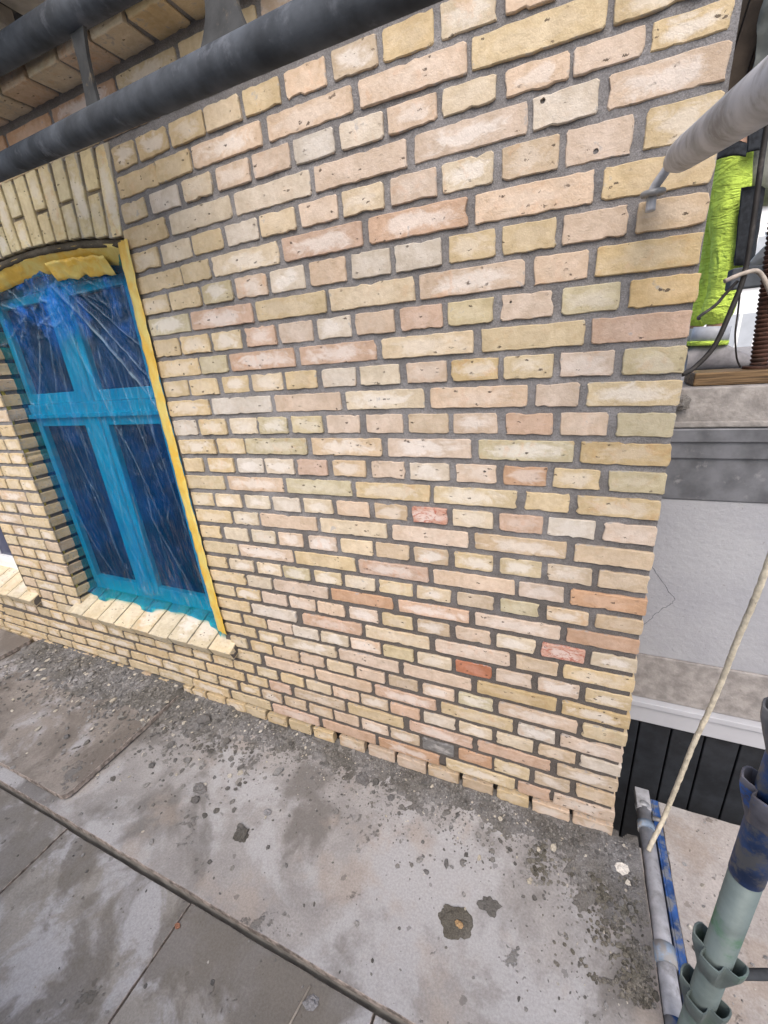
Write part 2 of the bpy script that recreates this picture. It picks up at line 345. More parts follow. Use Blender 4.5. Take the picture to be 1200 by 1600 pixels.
DATA = "-2,p,-3810,-2899,21340,21924,21326,21934;-2,c,-5075,-3974,21353,21910,21342,21922;-2,y,-6350,-5221,21361,21897,21354,21908;-2,t,-7574,-6485,21362,21885,21361,21895;-2,p,-8867,-7758,21357,21873,21361,21883;-2,y,-10127,-9034,21345,21862,21355,21872;-2,c,-11410,-10250,21328,21852,21344,21861;-2,y,-12701,-11477,21304,21843,21327,21852;-2,y,-14014,-12825,21273,21834,21301,21842;-2,y,-15072,-14122,21264,21827,21270,21833;-1,y,-1927,-191,20659,21191,20650,21202;-1,y,-4451,-2047,20703,21215,20659,21191;-1,p,-6972,-4554,20728,21230,20705,21216;-1,p,-9533,-7149,20717,21219,20728,21230;-1,p,-12081,-9732,20671,21184,20715,21218;-1,y,-13470,-12153,20631,21154,20669,21183;-1,y,-15172,-13497,20592,21132,20630,21154;0,y,-1286,-162,20114,20524,20110,20517;0,p,-2541,-1401,20116,20530,20115,20524;0,p,-3793,-2629,20115,20559,20116,20532;0,c,-5075,-3967,20110,20580,20114,20562;0,p,-6337,-5200,20102,20593,20109,20582;0,w,-7545,-6446,20092,20596,20101,20593;0,w,-8847,-7700,20077,20591,20090,20596;0,p,-10128,-8981,20060,20577,20076,20590;0,p,-11383,-10255,20039,20555,20058,20576;0,c,-12636,-11569,20016,20524,20036,20551;0,w,-13981,-12839,19987,20482,20012,20518;0,y,-15246,-14203,19957,20459,19982,20474;1,p,-1923,-91,19457,19984,19449,19978;1,w,-3250,-2082,19458,19984,19457,19984;1,p,-5739,-3346,19449,19974,19458,19984;1,p,-8357,-5937,19425,19951,19448,19973;1,w,-10903,-8488,19388,19915,19424,19950;1,c,-13386,-11062,19337,19868,19385,19913;1,y,-15413,-13575,19285,19821,19332,19864;2,y,-1243,-89,18701,19323,18667,19317;2,p,-2595,-1428,18734,19326,18706,19324;2,t,-3829,-2713,18756,19325,18736,19326;2,c,-5130,-4014,18772,19321,18759,19325;2,p,-6364,-5248,18779,19313,18773,19320;2,c,-7646,-6544,18780,19301,18780,19312;2,p,-8892,-7791,18773,19287,18779,19300;2,c,-10179,-9051,18758,19268,18771,19285;2,w,-11406,-10288,18737,19246,18756,19266;2,y,-12696,-11549,18707,19220,18734,19244;2,c,-14022,-12800,18668,19190,18704,19218;2,y,-15380,-14164,18619,19154,18663,19186;3,y,-1881,-58,18021,18586,17972,18534;3,p,-4394,-2029,18068,18632,18024,18589;3,P,-6995,-4550,18092,18649,18070,18634;3,P,-9562,-7170,18091,18634,18092,18649;3,c,-12123,-9732,18066,18589,18090,18632;3,y,-13359,-12224,18046,18556,18065,18587;3,y,-15408,-13414,17999,18486,18044,18555;4,t,-1206,-53,17350,17872,17337,17840;4,p,-2563,-1359,17364,17904,17352,17876;4,y,-3789,-2687,17374,17926,17365,17906;4,y,-5005,-3941,17382,17943,17375,17929;4,w,-6354,-5189,17389,17956,17383,17946;4,w,-7542,-6473,17394,17961,17390,17957;4,p,-8825,-7729,17397,17962,17394,17962;4,w,-10146,-9009,17398,17955,17397,17961;4,p,-11402,-10280,17397,17944,17398,17954;4,g,-12691,-11548,17394,17925,17397,17942;4,y,-14094,-12823,17389,17899,17394,17923;4,y,-15377,-14180,17381,17868,17388,17897;5,Y,-1878,-63,16673,17225,16650,17205;5,p,-3116,-2022,16686,17236,16675,17227;5,p,-5744,-3291,16710,17254,16688,17238;5,c,-8303,-5894,16725,17264,16711,17255;5,y,-10798,-8423,16733,17266,16726,17264;5,P,-13384,-10941,16734,17260,16733,17266;5,g,-15324,-13496,16729,17250,16733,17259;6,Y,-1186,-1,16001,16532,15987,16517;6,g,-2487,-1373,16015,16548,16003,16535;6,p,-3805,-2657,16027,16561,16017,16550;6,g,-5055,-3966,16037,16572,16029,16563;6,P,-6314,-5200,16046,16582,16038,16574;6,p,-7586,-6473,16053,16590,16047,16583;6,w,-8814,-7741,16058,16595,16054,16590;6,p,-10108,-8962,16062,16599,16059,16596;6,P,-11347,-10246,16064,16602,16062,16600;6,y,-12717,-11546,16064,16602,16064,16602;6,y,-14063,-12825,16063,16601,16064,16602;6,y,-15304,-14151,16060,16597,16063,16600;7,P,-1849,-31,15355,15874,15328,15853;7,y,-4246,-1976,15382,15897,15356,15876;7,c,-6892,-4432,15401,15915,15384,15898;7,P,-9511,-7062,15410,15926,15402,15916;7,P,-12133,-9691,15407,15930,15410,15927;7,g,-13419,-12265,15402,15930,15407,15930;7,y,-15404,-13476,15389,15925,15402,15930;8,g,-1175,-19,14671,15207,14645,15189;8,p,-2443,-1348,14696,15224,14675,15209;8,y,-3706,-2594,14717,15238,14699,15226;8,Y,-5005,-3842,14735,15250,14719,15239;8,p,-6222,-5121,14747,15259,14736,15251;8,c,-7594,-6423,14758,15266,14749,15260;8,w,-8845,-7735,14763,15270,14758,15267;8,y,-10136,-9020,14764,15272,14763,15271;8,c,-11414,-10255,14762,15271,14764,15272;8,y,-12661,-11568,14756,15267,14762,15270;8,y,-14098,-12855,14745,15260,14755,15266;8,y,-15338,-14188,14731,15251,14744,15259;9,y,-1840,-10,14008,14542,13959,14502;9,p,-2942,-1988,14033,14562,14012,14545;9,p,-5575,-3118,14078,14598,14037,14565;9,c,-8144,-5771,14101,14617,14080,14600;9,p,-10680,-8314,14104,14621,14101,14618;9,w,-13272,-10804,14086,14609,14103,14621;9,y,-15384,-13417,14057,14587,14085,14608;10,g,-1146,-19,13313,13843,13279,13812;10,p,-2343,-1343,13344,13873,13318,13849;10,P,-3630,-2530,13372,13900,13348,13877;10,p,-4983,-3836,13395,13922,13376,13904;10,t,-6250,-5122,13411,13939,13397,13924;10,p,-7553,-6421,13422,13950,13413,13940;10,p,-8865,-7761,13428,13956,13424,13951;10,g,-10150,-9023,13427,13957,13428,13957;10,g,-11466,-10321,13421,13953,13426,13957;10,c,-12694,-11545,13409,13945,13420,13953;10,y,-14076,-12864,13391,13929,13407,13943;10,w,-15376,-14230,13367,13910,13388,13927;11,Y,-1856,-9,12657,13180,12609,13127;11,g,-4323,-2012,12706,13233,12661,13184;11,p,-6924,-4510,12737,13266,12709,13236;11,t,-9527,-7127,12748,13276,12739,13268;11,g,-12171,-9718,12737,13263,12748,13276;11,y,-13437,-12255,12724,13249,12736,13262;11,y,-15288,-13557,12697,13217,12723,13247;12,g,-1199,-19,11976,12485,11944,12453;12,y,-2422,-1365,12004,12514,11980,12490;12,o,-3666,-2588,12029,12539,12008,12518;12,p,-4940,-3831,12049,12560,12032,12542;12,w,-6275,-5121,12064,12576,12051,12562;12,p,-7523,-6453,12074,12586,12066,12577;12,t,-8855,-7716,12079,12591,12075,12587;12,P,-10179,-9065,12078,12591,12079,12592;12,w,-11480,-10330,12073,12586,12078,12591;12,w,-12710,-11588,12062,12576,12072,12585;12,y,-14061,-12884,12046,12560,12061,12575;12,y,-15284,-14344,12026,12541,12042,12556;13,y,-1840,-33,11329,11831,11282,11784;13,y,-3092,-2004,11356,11858,11333,11835;13,y,-5590,-3304,11394,11897,11360,11862;13,y,-8119,-5705,11412,11916,11395,11898;13,g,-10767,-8277,11408,11916,11412,11917;13,p,-13334,-10899,11383,11895,11408,11916;13,y,-15448,-13516,11346,11863,11380,11893;14,p,-1186,-26,10636,11149,10601,11117;14,w,-2485,-1360,10671,11179,10641,11153;14,P,-3742,-2613,10699,11203,10674,11182;14,c,-5059,-3916,10722,11223,10702,11206;14,q,-6293,-5210,10737,11237,10724,11225;14,t,-7544,-6457,10746,11245,10738,11238;14,p,-8898,-7744,10750,11249,10747,11246;14,c,-10188,-9066,10747,11247,10750,11249;14,w,-11442,-10317,10737,11239,10746,11246;14,c,-12701,-11609,10722,11227,10736,11238;14,c,-14115,-12909,10698,11207,10719,11224;14,y,-15334,-14243,10670,11184,10695,11204;15,t,-1785,-17,9979,10484,9927,10432;15,t,-4415,-1987,10037,10543,9985,10490;15,p,-6990,-4619,10069,10574,10041,10546;15,c,-9633,-7186,10074,10580,10070,10575;15,p,-12156,-9786,10054,10561,10074,10579;15,c,-13420,-12272,10035,10542,10053,10559;15,y,-15351,-13545,9994,10501,10033,10539;16,t,-1166,-6,9279,9788,9262,9753;16,t,-2428,-1318,9311,9823,9283,9793;16,y,-3701,-2577,9337,9851,9314,9826;16,y,-5029,-3899,9358,9874,9340,9855;16,t,-6309,-5226,9373,9890,9361,9877;16,t,-7627,-6479,9383,9899,9375,9891;16,c,-8933,-7742,9386,9902,9383,9900;16,p,-10210,-9081,9384,9899,9386,9902;16,p,-11499,-10450,9376,9889,9383,9897;16,c,-12732,-11642,9363,9873,9375,9887;16,c,-14050,-12915,9344,9850,9361,9870;16,y,-15323,-14278,9319,9822,9340,9846;17,o,-1796,22,8637,9118,8615,9084;17,p,-3166,-1959,8660,9149,8640,9122;17,p,-5714,-3273,8692,9189,8662,9151;17,P,-8309,-5881,8708,9208,8693,9191;17,y,-10902,-8455,8707,9203,8708,9208;17,p,-13493,-11013,8690,9175,8707,9202;17,y,-15363,-13589,8668,9141,8689,9174;18,t,-1126,9,8009,8442,7993,8433;18,t,-2374,-1300,8024,8465,8011,8445;18,g,-3677,-2580,8036,8486,8026,8469;18,t,-4975,-3864,8045,8502,8037,8488;18,c,-6298,-5178,8052,8515,8046,8505;18,y,-7637,-6451,8055,8523,8052,8516;18,c,-8933,-7779,8056,8527,8055,8524;18,y,-10192,-9086,8053,8527,8055,8527;18,g,-11540,-10383,8047,8523,8053,8527;18,c,-12771,-11657,8040,8515,8047,8522;18,c,-14182,-12958,8027,8501,8038,8513;18,y,-15413,-14316,8014,8486,8026,8500;19,o,-1809,10,7381,7833,7356,7809;19,p,-4422,-1978,7404,7858,7382,7835;19,P,-6989,-4621,7413,7870,7405,7859;19,o,-9591,-7198,7408,7871,7413,7870;19,p,-12121,-9725,7390,7860,7408,7870;19,c,-13406,-12243,7376,7850,7389,7859;19,y,-15410,-13536,7347,7830,7375,7849;20,c,-1112,9,6725,7188,6717,7172;20,q,-2448,-1277,6732,7204,6726,7190;20,c,-3751,-2628,6737,7215,6733,7205;20,p,-5061,-3946,6740,7223,6737,7217;20,t,-6344,-5251,6741,7228,6740,7224;20,y,-7632,-6526,6741,7229,6741,7228;20,p,-8939,-7802,6738,7227,6741,7229;20,p,-10260,-9122,6734,7221,6738,7226;20,p,-11529,-10372,6728,7212,6734,7220;20,p,-12821,-11648,6720,7199,6727,7211;20,y,-14165,-12948,6710,7182,6719,7198;20,y,-15457,-14267,6698,7163,6709,7181;21,y,-1808,36,6052,6545,6042,6533;21,t,-3159,-1966,6057,6551,6052,6545;21,p,-5749,-3350,6064,6557,6058,6551;21,c,-8347,-5972,6065,6556,6064,6557;21,P,-11034,-8501,6061,6547,6065,6555;21,w,-13497,-11330,6053,6531,6060,6545;21,y,-15433,-13630,6043,6514,6052,6530;22,y,-1151,38,5368,5864,5358,5858;22,p,-2492,-1323,5379,5871,5370,5865;22,p,-3750,-2660,5388,5875,5380,5871;22,R,-5066,-3891,5395,5878,5388,5875;22,c,-6417,-5218,5402,5881,5396,5879;22,g,-7700,-6558,5407,5881,5403,5881;22,p,-9023,-7826,5411,5881,5408,5881;22,c,-10327,-9131,5414,5879,5411,5881;22,w,-11600,-10442,5415,5876,5414,5879;22,p,-12859,-11661,5415,5871,5415,5875;22,y,-14093,-12956,5414,5866,5415,5871;22,y,-15439,-14266,5411,5859,5414,5865;23,Y,-1755,63,4697,5189,4682,5173;23,Y,-4365,-1920,4717,5207,4698,5190;23,p,-6983,-4556,4736,5221,4718,5209;23,p,-9600,-7180,4754,5228,4737,5221;23,c,-12127,-9740,4770,5231,4755,5229;23,y,-13429,-12253,4778,5231,4771,5231;23,y,-15318,-13631,4789,5228,4779,5230;24,y,-1130,57,4017,4508,3998,4498;24,p,-3647,-1273,4052,4528,4019,4509;24,g,-5001,-3834,4067,4538,4054,4529;24,p,-6296,-5158,4079,4547,4069,4539;24,t,-7609,-6488,4088,4556,4080,4549;24,p,-8934,-7763,4095,4565,4089,4558;24,c,-10234,-9071,4100,4574,4096,4566;24,p,-11497,-10381,4102,4582,4100,4575;24,t,-12806,-11590,4101,4590,4102,4583;24,y,-14023,-12938,4099,4597,4101,4591;24,y,-15126,-14268,4095,4604,4098,4599;25,p,-1725,45,3361,3842,3326,3814;25,w,-3017,-1877,3382,3860,3363,3845;25,y,-5634,-3180,3413,3889,3384,3862;25,P,-8215,-5823,3429,3908,3415,3891;25,p,-10842,-8376,3430,3917,3429,3909;25,p,-13429,-10964,3416,3916,3430,3917;25,y,-15365,-13671,3396,3909,3414,3916;26,w,-1098,47,2709,3165,2693,3142;26,t,-2346,-1228,2724,3187,2711,3168;26,c,-3689,-2526,2738,3207,2726,3190;26,c,-5000,-3840,2750,3223,2740,3209;26,w,-6311,-5139,2760,3235,2751,3224;26,P,-7637,-6459,2767,3243,2760,3236;26,t,-8888,-7743,2772,3247,2767,3243;26,p,-10160,-9000,2775,3247,2772,3247;26,c,-11418,-10250,2776,3244,2775,3247;26,y,-12720,-11577,2775,3238,2776,3244;26,y,-13996,-12922,2772,3227,2775,3236;26,y,-15348,-14210,2766,3213,2771,3225;26,y,-16583,-15423,2759,3196,2766,3212;26,y,-17844,-16742,2750,3175,2758,3193;26,y,-19084,-17969,2739,3151,2749,3173;26,y,-20436,-19260,2725,3121,2738,3147;26,y,-21668,-20528,2710,3111,2724,3120;26,y,-22808,-21765,2695,3101,2709,3110;27,t,-1741,39,2066,2533,2048,2509;27,P,-4345,-1938,2088,2560,2068,2535;27,P,-6925,-4526,2103,2579,2089,2562;27,y,-9534,-7158,2113,2590,2104,2581;27,t,-12144,-9711,2116,2592,2113,2590;27,P,-13468,-12343,2116,2589,2116,2592;27,y,-14725,-13608,2114,2585,2116,2589;27,y,-17170,-14910,2106,2571,2113,2584;27,y,-19701,-17333,2093,2549,2105,2570;27,y,-22157,-19791,2074,2520,2092,2548;27,y,-24750,-22306,2049,2480,2073,2518;27,y,-27248,-24805,2019,2454,2048,2480;27,y,-29784,-27307,1983,2435,2018,2453;27,y,-32199,-29848,1943,2414,1982,2434;27,y,-34647,-32339,1919,2402,1941,2413;28,t,-1113,21,1343,1876,1327,1865;28,t,-2408,-1287,1360,1888,1345,1878;28,y,-3758,-2574,1376,1900,1362,1890;28,o,-5045,-3847,1390,1909,1377,1900;28,k,-6425,-5213,1403,1917,1392,1910;28,t,-7742,-6553,1414,1923,1404,1917;28,p,-9003,-7851,1423,1927,1415,1923;28,p,-10283,-9148,1431,1930,1424,1928;28,t,-11513,-10375,1436,1932,1431,1931;28,t,-12779,-11675,1441,1932,1437,1932;28,t,-14010,-12951,1444,1931,1441,1932;28,y,-15271,-14191,1445,1929,1444,1931;28,y,-16601,-15501,1445,1924,1445,1928;28,y,-17879,-16722,1444,1919,1445,1924;28,y,-19181,-17964,1440,1912,1443,1919;28,y,-20364,-19225,1436,1904,1440,1912;28,y,-21651,-20457,1430,1894,1436,1904;28,y,-22798,-21700,1423,1884,1430,1894;28,y,-24047,-22951,1414,1872,1422,1883;28,y,-25354,-24207,1404,1858,1413,1871;28,y,-26549,-25410,1393,1844,1403,1857;28,y,-27794,-26665,1379,1828,1391,1842;28,y,-29031,-27916,1365,1810,1378,1826;28,y,-30254,-29157,1349,1792,1363,1808;28,y,-31527,-30385,1332,1771,1348,1789;28,y,-32782,-31595,1312,1749,1331,1770;28,y,-34009,-32853,1296,1735,1311,1748;28,y,-35122,-34083,1287,1735,1295,1735;29,p,-1755,79,661,1168,633,1142;29,P,-2930,-1878,677,1183,663,1169;29,y,-5522,-3038,709,1211,679,1184;29,o,-8300,-5796,737,1234,712,1213;29,P,-10944,-8470,757,1250,738,1235;29,P,-13579,-11137,771,1259,758,1251;29,y,-15982,-13722,779,1261,772,1259;29,y,-18468,-16141,781,1258,779,1261;29,y,-20881,-18512,780,1250,781,1258;29,y,-23216,-20976,776,1236,780,1249;29,y,-25875,-23424,768,1215,775,1235;29,y,-28241,-25932,758,1190,767,1214;29,y,-30673,-28365,744,1160,757,1189;29,y,-33165,-30807,728,1122,743,1158;29,y,-35553,-33237,709,1099,727,1121;30,p,-1109,87,-41,467,-56,449;30,p,-2411,-1209,-26,486,-40,469;30,y,-3648,-2539,-12,503,-24,488;30,t,-4922,-3786,1,518,-11,504;30,t,-6256,-5068,13,533,2,520;30,p,-7543,-6360,24,546,14,534;30,p,-8855,-7682,33,558,25,547;30,t,-10219,-9032,42,568,34,559;30,y,-11505,-10502,49,577,44,570;30,y,-12797,-11671,55,584,50,578;30,y,-14016,-12937,59,589,55,584;30,y,-15298,-14126,63,593,60,590;30,y,-16488,-15337,64,596,63,594;30,y,-17736,-16570,64,597,64,596;30,y,-18691,-17822,64,597,64,597"
bricks = []   # (quad, y0, depth, col, hole)
rng = random.Random(11)
HOLES = {(-1.0, 0): 1}
for rec in DATA.split(';'):
    f = rec.split(','); k = int(f[0]); c = f[1]; X0, X1, b0, t0, b1, t1 = [int(v) / 10000 for v in f[2:]]
    y0 = rng.uniform(-.0022, .0018); dep = .03
    if X1 > -.03: dep = .11 if (X1 - X0) < .18 else .2
    bricks.append(dict(q=[(X0, b0), (X1, b1), (X1, t1), (X0, t0)], y=y0, d=dep, c=c, k=k))
PZ = lambda k: .03 + (30 - k) * .0667
def row(k, xs, cols, d=.03, last=None):
    for i, (a, b) in enumerate(xs):
        z = PZ(k); bricks.append(dict(q=[(a, z - .0255), (b, z - .0255), (b, z + .0255), (a, z + .0255)], y=rng.uniform(-.002, .002), d=(.115 if last and abs(b - last) < .01 else d), c=cols[i % len(cols)], k=k))
# courses hidden or half hidden behind the girder
xs = []; x = -.012
while x > -4.2: xs.append((x - .243, x)); x -= .256
row(-3, xs, 'yptcypc')
row(-4, [(-1.962, -1.729)], 'o'); row(-4, [(-1.716, -1.432)], 'o'); row(-4, [(-1.419, -1.198)], 'y'); row(-4, [(-1.183, -.94)], 'y'); row(-4, [(-.925, -.68), (-.665, -.42), (-.405, -.16), (-.145, -.01)], 'ptyc')
x = -1.976
while x > -4.2: row(-4, [(x - .24, x)], 'o'); x -= .254
row(-2, [(-.145, -.02), (-.275, -.157)], 'yp')
# pier between the two windows
PX0, PX1 = -3.062, -2.574
for k in range(-2, 26):
    if k % 2 == 0:
        xs = [(PX0 + .1255 * i, PX0 + .1255 * i + .1115) for i in range(4)]
    elif k % 4 == 1: xs = [(PX0, PX0 + .238), (PX0 + .25, PX1)]
    else: xs = [(PX0, PX0 + .115), (PX0 + .127, PX0 + .365), (PX0 + .377, PX1)]
    row(k, xs, ['ytyy', 'yyty', 'tyyy'][k % 3], last=PX1)
# courses left of the arch above, and beside / under the sills
for k in (-2, -1, 0, 1):
    pass
for k in (23, 24, 25):
    x = -1.6 if k == 25 else -9
for k in (25, 26, 27, 28, 29, 30):
    xs = []; x = min([b_['q'][0][0] for b_ in bricks if b_['k'] == k and (k > 25 or b_['q'][0][0] > -2.4)]) - .013; w = .114 if k % 2 == 0 else .24
    while x > -4.3:
        a, b = x - w, x
        if not (k == 25 and a > -3.1 and b < -2.5): xs.append((a, b))
        x -= w + .013
    row(k, xs, 'yyty')
def parea(b):
    P = []
    for (x, z) in b['q']:
        d = Vector((x, 0, z)) - camo.matrix_world.translation; w_ = d.dot(CF)
        if w_ < .05: return 0
        P.append((600 + 647.67 * d.dot(CR) / w_, 800 - 647.67 * d.dot(CU) / w_))
    P = [(min(max(u, 0), 1200), min(max(v, 0), 1600)) for u, v in P]
    return abs(sum(P[i][0] * P[(i + 1) % 4][1] - P[(i + 1) % 4][0] * P[i][1] for i in range(4))) / 2
bricks.sort(key=parea, reverse=True)
DH = [(-0.3067, 1.9899, 0.0052), (-0.2047, 1.8873, 0.005), (-0.4688, 1.2478, 0.004), (-0.4152, 1.2369, 0.004), (-1.3457, 0.1761, 0.0065), (-1.2259, 0.1743, 0.0055), (-0.5206, 1.6627, 0.0035), (-0.3578, 1.6408, 0.003), (0.0302, 0.6007, 0.004)]
rest = MB()
for i, b in enumerate(bricks):
    r_ = random.Random(i * 7 + 3); xs_ = [p[0] for p in b['q']]; zs_ = [p[1] for p in b['q']]
    hole = None
    for h in DH:
        if min(xs_) + .012 < h[0] < max(xs_) - .012 and min(zs_) + .005 < h[1] < max(zs_) - .005: hole = h
    mb = MB() if i < 300 else rest
    brick_geo(mb, b['q'], b['y'], b['d'], bcol(b['c'], r_), r_, 1.0, hole)
    if i < 300: hp(mb.build('brick', BRICKRED if b['c'] == 'q' else BRICK))
hp(rest.build('brickwork', BRICK, kind='stuff'))
# mortar bed: a rough recessed sheet with real relief
def mortar_sheet(mb, x0, x1, z0, z1, st=.011):
    nx = max(1, int((x1 - x0) / st)); nzz = max(1, int((z1 - z0) / st)); vs = []
    for j in range(nzz + 1):
        for i in range(nx + 1):
            x = x0 + (x1 - x0) * i / nx; z = z0 + (z1 - z0) * j / nzz
            dz = min(1, max(0, (1.35 - z) / .7)); y = .0055 + .0015 * dz + .003 * fbm(x * 26, z * 26, 3, 3) + .0022 * nz(x * 5, z * 5, 9)
            if z < .062: y = .075
            vs.append((x, y, z))
    fs = [(j * (nx + 1) + i, j * (nx + 1) + i + 1, (j + 1) * (nx + 1) + i + 1, (j + 1) * (nx + 1) + i) for j in range(nzz) for i in range(nx)]
    mb.add(vs, fs, None, True)
mm = MB()
mortar_sheet(mm, -1.548, -.004, -.06, 2.36); mortar_sheet(mm, -2.572, -1.548, -.06, .40, .013); mortar_sheet(mm, PX0, -2.572, -.06, 2.36, .014)
mortar_sheet(mm, -4.3, PX0, -.06, .40, .02); mortar_sheet(mm, -2.572, -1.548, 2.2, 2.36, .014); mortar_sheet(mm, -4.3, PX0, 2.2, 2.36, .02)
mm.box((-.2, .019, .068), (-.006, .5, 2.36)); mm.box((-.2, .08, -3), (-.006, .5, .066)); mm.box((-1.545, .022, .068), (-.21, .3, 2.36)); mm.box((-2.565, .14, -3), (-1.55, .3, .44)); mm.box((-1.545, .08, -3), (-.21, .3, .066)); mm.box((PX0 + .004, .022, .068), (-2.586, .3, 2.36))
mm.box((-4.3, .14, -3), (PX0, .3, .44)); mm.box((-4.3, .02, 2.21), (-1.55, .3, 2.36))
hp(mm.build('mortar', MORTAR))
# arch of soldier bricks
arch = MB(); ax = lambda X: 1 - ((X + 2.062) / .512) ** 2
zi = lambda X: 1.962 + .048 * ax(X); ze = lambda X: 2.198 + .014 * ax(X)
N = 24; vs = []
for i in range(N + 1):
    X = -2.574 + 1.026 * i / N; vs += [(X, .008, zi(X) + .004), (X, .008, ze(X) + .006), (X, .12, zi(X) + .004)]
arch.add(vs, [(3 * i, 3 * i + 3, 3 * i + 4, 3 * i + 1) for i in range(N)] + [(3 * i + 2, 3 * i + 5, 3 * i + 3, 3 * i) for i in range(N)])
archo = hp(arch.build('window_arch', ARCHM))
for i in range(16):
    xc = -1.583 - .0655 * i; w = .0290 if i % 2 == 0 else .0282; rr = random.Random(500 + i)
    fx = lambda X, z: X + (X + 2.062) * .09 * (z - 1.96) / .24
    def sol(z0, z1, ww):
        mb = MB(); brick_geo(mb, [(fx(xc, z0) - ww, z0), (fx(xc, z0) + ww, z0), (fx(xc, z1) + ww, z1), (fx(xc, z1) - ww, z1)], rr.uniform(-.002, .001), .1, bcol('a', rr), rr, .5, None, .003)
        o = mb.build('arch_brick', BRICK, archo)
    za, zb = zi(xc) + .003, ze(xc)
    if xc < -2.56: break
    if i % 2 == 0: sol(za, zb, w)
    else:
        zs = 2.096 + .006 * ax(xc) + rr.uniform(-.004, .004); sol(za, zs - .0055, w); sol(zs + .0055, zb, w)
bead = MB().tube([(X, .022 + .004 * nz(X * 20, 0, 0), zi(X) - .011 + .002 * nz(X * 30, 3, 0)) for X in [-2.56 + 1.005 * i / 40 for i in range(41)]], .0125, 10)
hp(bead.build('mortar_bead', DARKMORTAR))
# sills of flat bricks
def sill(x0, x1, n):
    s = MB(); w = (x1 - x0) / n
    M = Matrix.Translation((0, -.052, .405)) @ Matrix.Rotation(R(22), 4, 'X')
    s.box((x0 + .004, .006, -.045), (x1 - .004, .2, -.006), mat=M)
    so_ = hp(s.build('window_sill', MORTAR))
    for i in range(n):
        rr = random.Random(900 + i + int(x0 * 10)); mb = MB(); a = x0 + w * i + .0035; b = x0 + w * (i + 1) - .0035
        jig = rr.uniform(-.002, .002)
        brick_geo(mb, [(a, -.206), (b, -.206), (b, 0), (a, 0)], 0, .05, bcol('s', rr), rr, .7, None, .003)
        # lay the face upwards: local (x, y, z) -> (x, -z, -y)
        mb.v = [tuple(M @ Vector((v[0], -v[2] + jig, -v[1] + jig * .5))) for v in mb.v]
        mb.build('sill_brick', BRICK, so_)
sill(-2.622, -1.484, 9); sill(-4.2, -2.958, 10)
# corbelled cornice
cor = MB(); cor.box((-4.3, -.07, 2.352), (-.005, .3, 2.47)); cor.box((-4.3, -.10, 2.48), (-.005, .3, 2.56))
coro = hp(cor.build('cornice', MORTAR))
xj = [-1.126, -1.256, -1.385, -1.52, -1.66]
while xj[0] < -.13: xj.insert(0, xj[0] + .131)
while xj[-1] > -4.2: xj.append(xj[-1] - .133)
for i in range(len(xj) - 1):
    for lev, (za, zb, y_) in enumerate(((2.345, 2.402, -.083), (2.414, 2.468, -.083))):
        rr = random.Random(1300 + i * 3 + lev); mb = MB(); off = .06 * lev
        brick_geo(mb, [(xj[i + 1] + .006 - off, za), (xj[i] - .006 - off, za), (xj[i] - .006 - off, zb), (xj[i + 1] + .006 - off, zb)], y_ + rr.uniform(-.003, .003), .1, bcol('pc'[i % 2] if xj[i] < -1.2 and lev == 0 else 'y', rr), rr, 1.2)
        mb.build('cornice_brick', BRICK, coro)
g = MB(); prof = [(-.098, 2.372), (-.098, 2.47), (-.195, 2.47), (-.195, 2.42), (-.18, 2.385), (-.14, 2.366)]
g.add([(x, y, z) for x in (-4.4, -1.02) for y, z in prof], [tuple(range(6)), tuple(range(11, 5, -1))] + [(i, i + 6, (i + 1) % 6 + 6, (i + 1) % 6) for i in range(6)])
hp(g.build('eaves_gutter', BLACKM))
# windows
def window(x0, x1, z0, z1, label, yf=.1):
    fr = MB(); fw = .058
    fr.box((x0, yf + .012, z0), (x0 + fw, yf + .09, z1)); fr.box((x1 - fw, yf + .012, z0), (x1, yf + .09, z1))
    fr.box((x0 + fw, yf + .013, z0), (x1 - fw, yf + .09, z0 + .05)); fr.box((x0 + fw, yf + .013, z1 - .045), (x1 - fw, yf + .09, z1))
    wo = hp(fr.build('window', WHITEPAINT, None, .002)); tag(wo, label)
    xm = (x0 + x1) / 2; zt = z0 + .655 * (z1 - z0)
    boxobj('mullion', (xm - .042, yf - .004, z0 + .052), (xm + .042, yf + .085, z1 - .048), WHITEPAINT, wo, .003)
    boxobj('transom', (x0 + fw + .002, yf - .008, zt - .022), (x1 - fw - .002, yf + .08, zt + .030), WHITEPAINT, wo, .004)
    boxobj('transom_drip', (x0 + .02, yf - .018, zt - .034), (x1 - .02, yf - .009, zt - .014), WHITEPAINT, wo, .003)
    for a, b in ((x0 + fw + .001, xm - .043), (xm + .043, x1 - fw - .001)):
        for c, d in ((z0 + .053, zt - .036), (zt + .031, z1 - .049)):
            sw = .036; sa = MB()
            sa.box((a, yf + .005, c), (a + sw, yf + .06, d)); sa.box((b - sw, yf + .005, c), (b, yf + .06, d))
            sa.box((a + sw, yf + .006, c), (b - sw, yf + .06, c + .045)); sa.box((a + sw, yf + .006, d - sw), (b - sw, yf + .06, d))
            sa.build('sash', WHITEPAINT, wo, .003)
            boxobj('pane', (a + sw - .004, yf + .03, c + .04), (b - sw + .004, yf + .036, d - sw + .004), GLASS, wo, 0)
    return wo
window(-2.632, -1.638, .455, 1.955, 'white casement window glimpsed through the blue film')
window(-4.12, -3.10, .455, 1.955, 'white casement window left uncovered at the far left edge')
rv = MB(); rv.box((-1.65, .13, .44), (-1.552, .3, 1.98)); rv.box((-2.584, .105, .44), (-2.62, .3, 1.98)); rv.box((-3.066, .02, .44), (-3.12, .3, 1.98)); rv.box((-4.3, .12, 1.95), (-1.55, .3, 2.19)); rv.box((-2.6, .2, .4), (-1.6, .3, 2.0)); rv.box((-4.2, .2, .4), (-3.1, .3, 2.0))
hp(rv.build('window_reveal', DARKMORTAR))
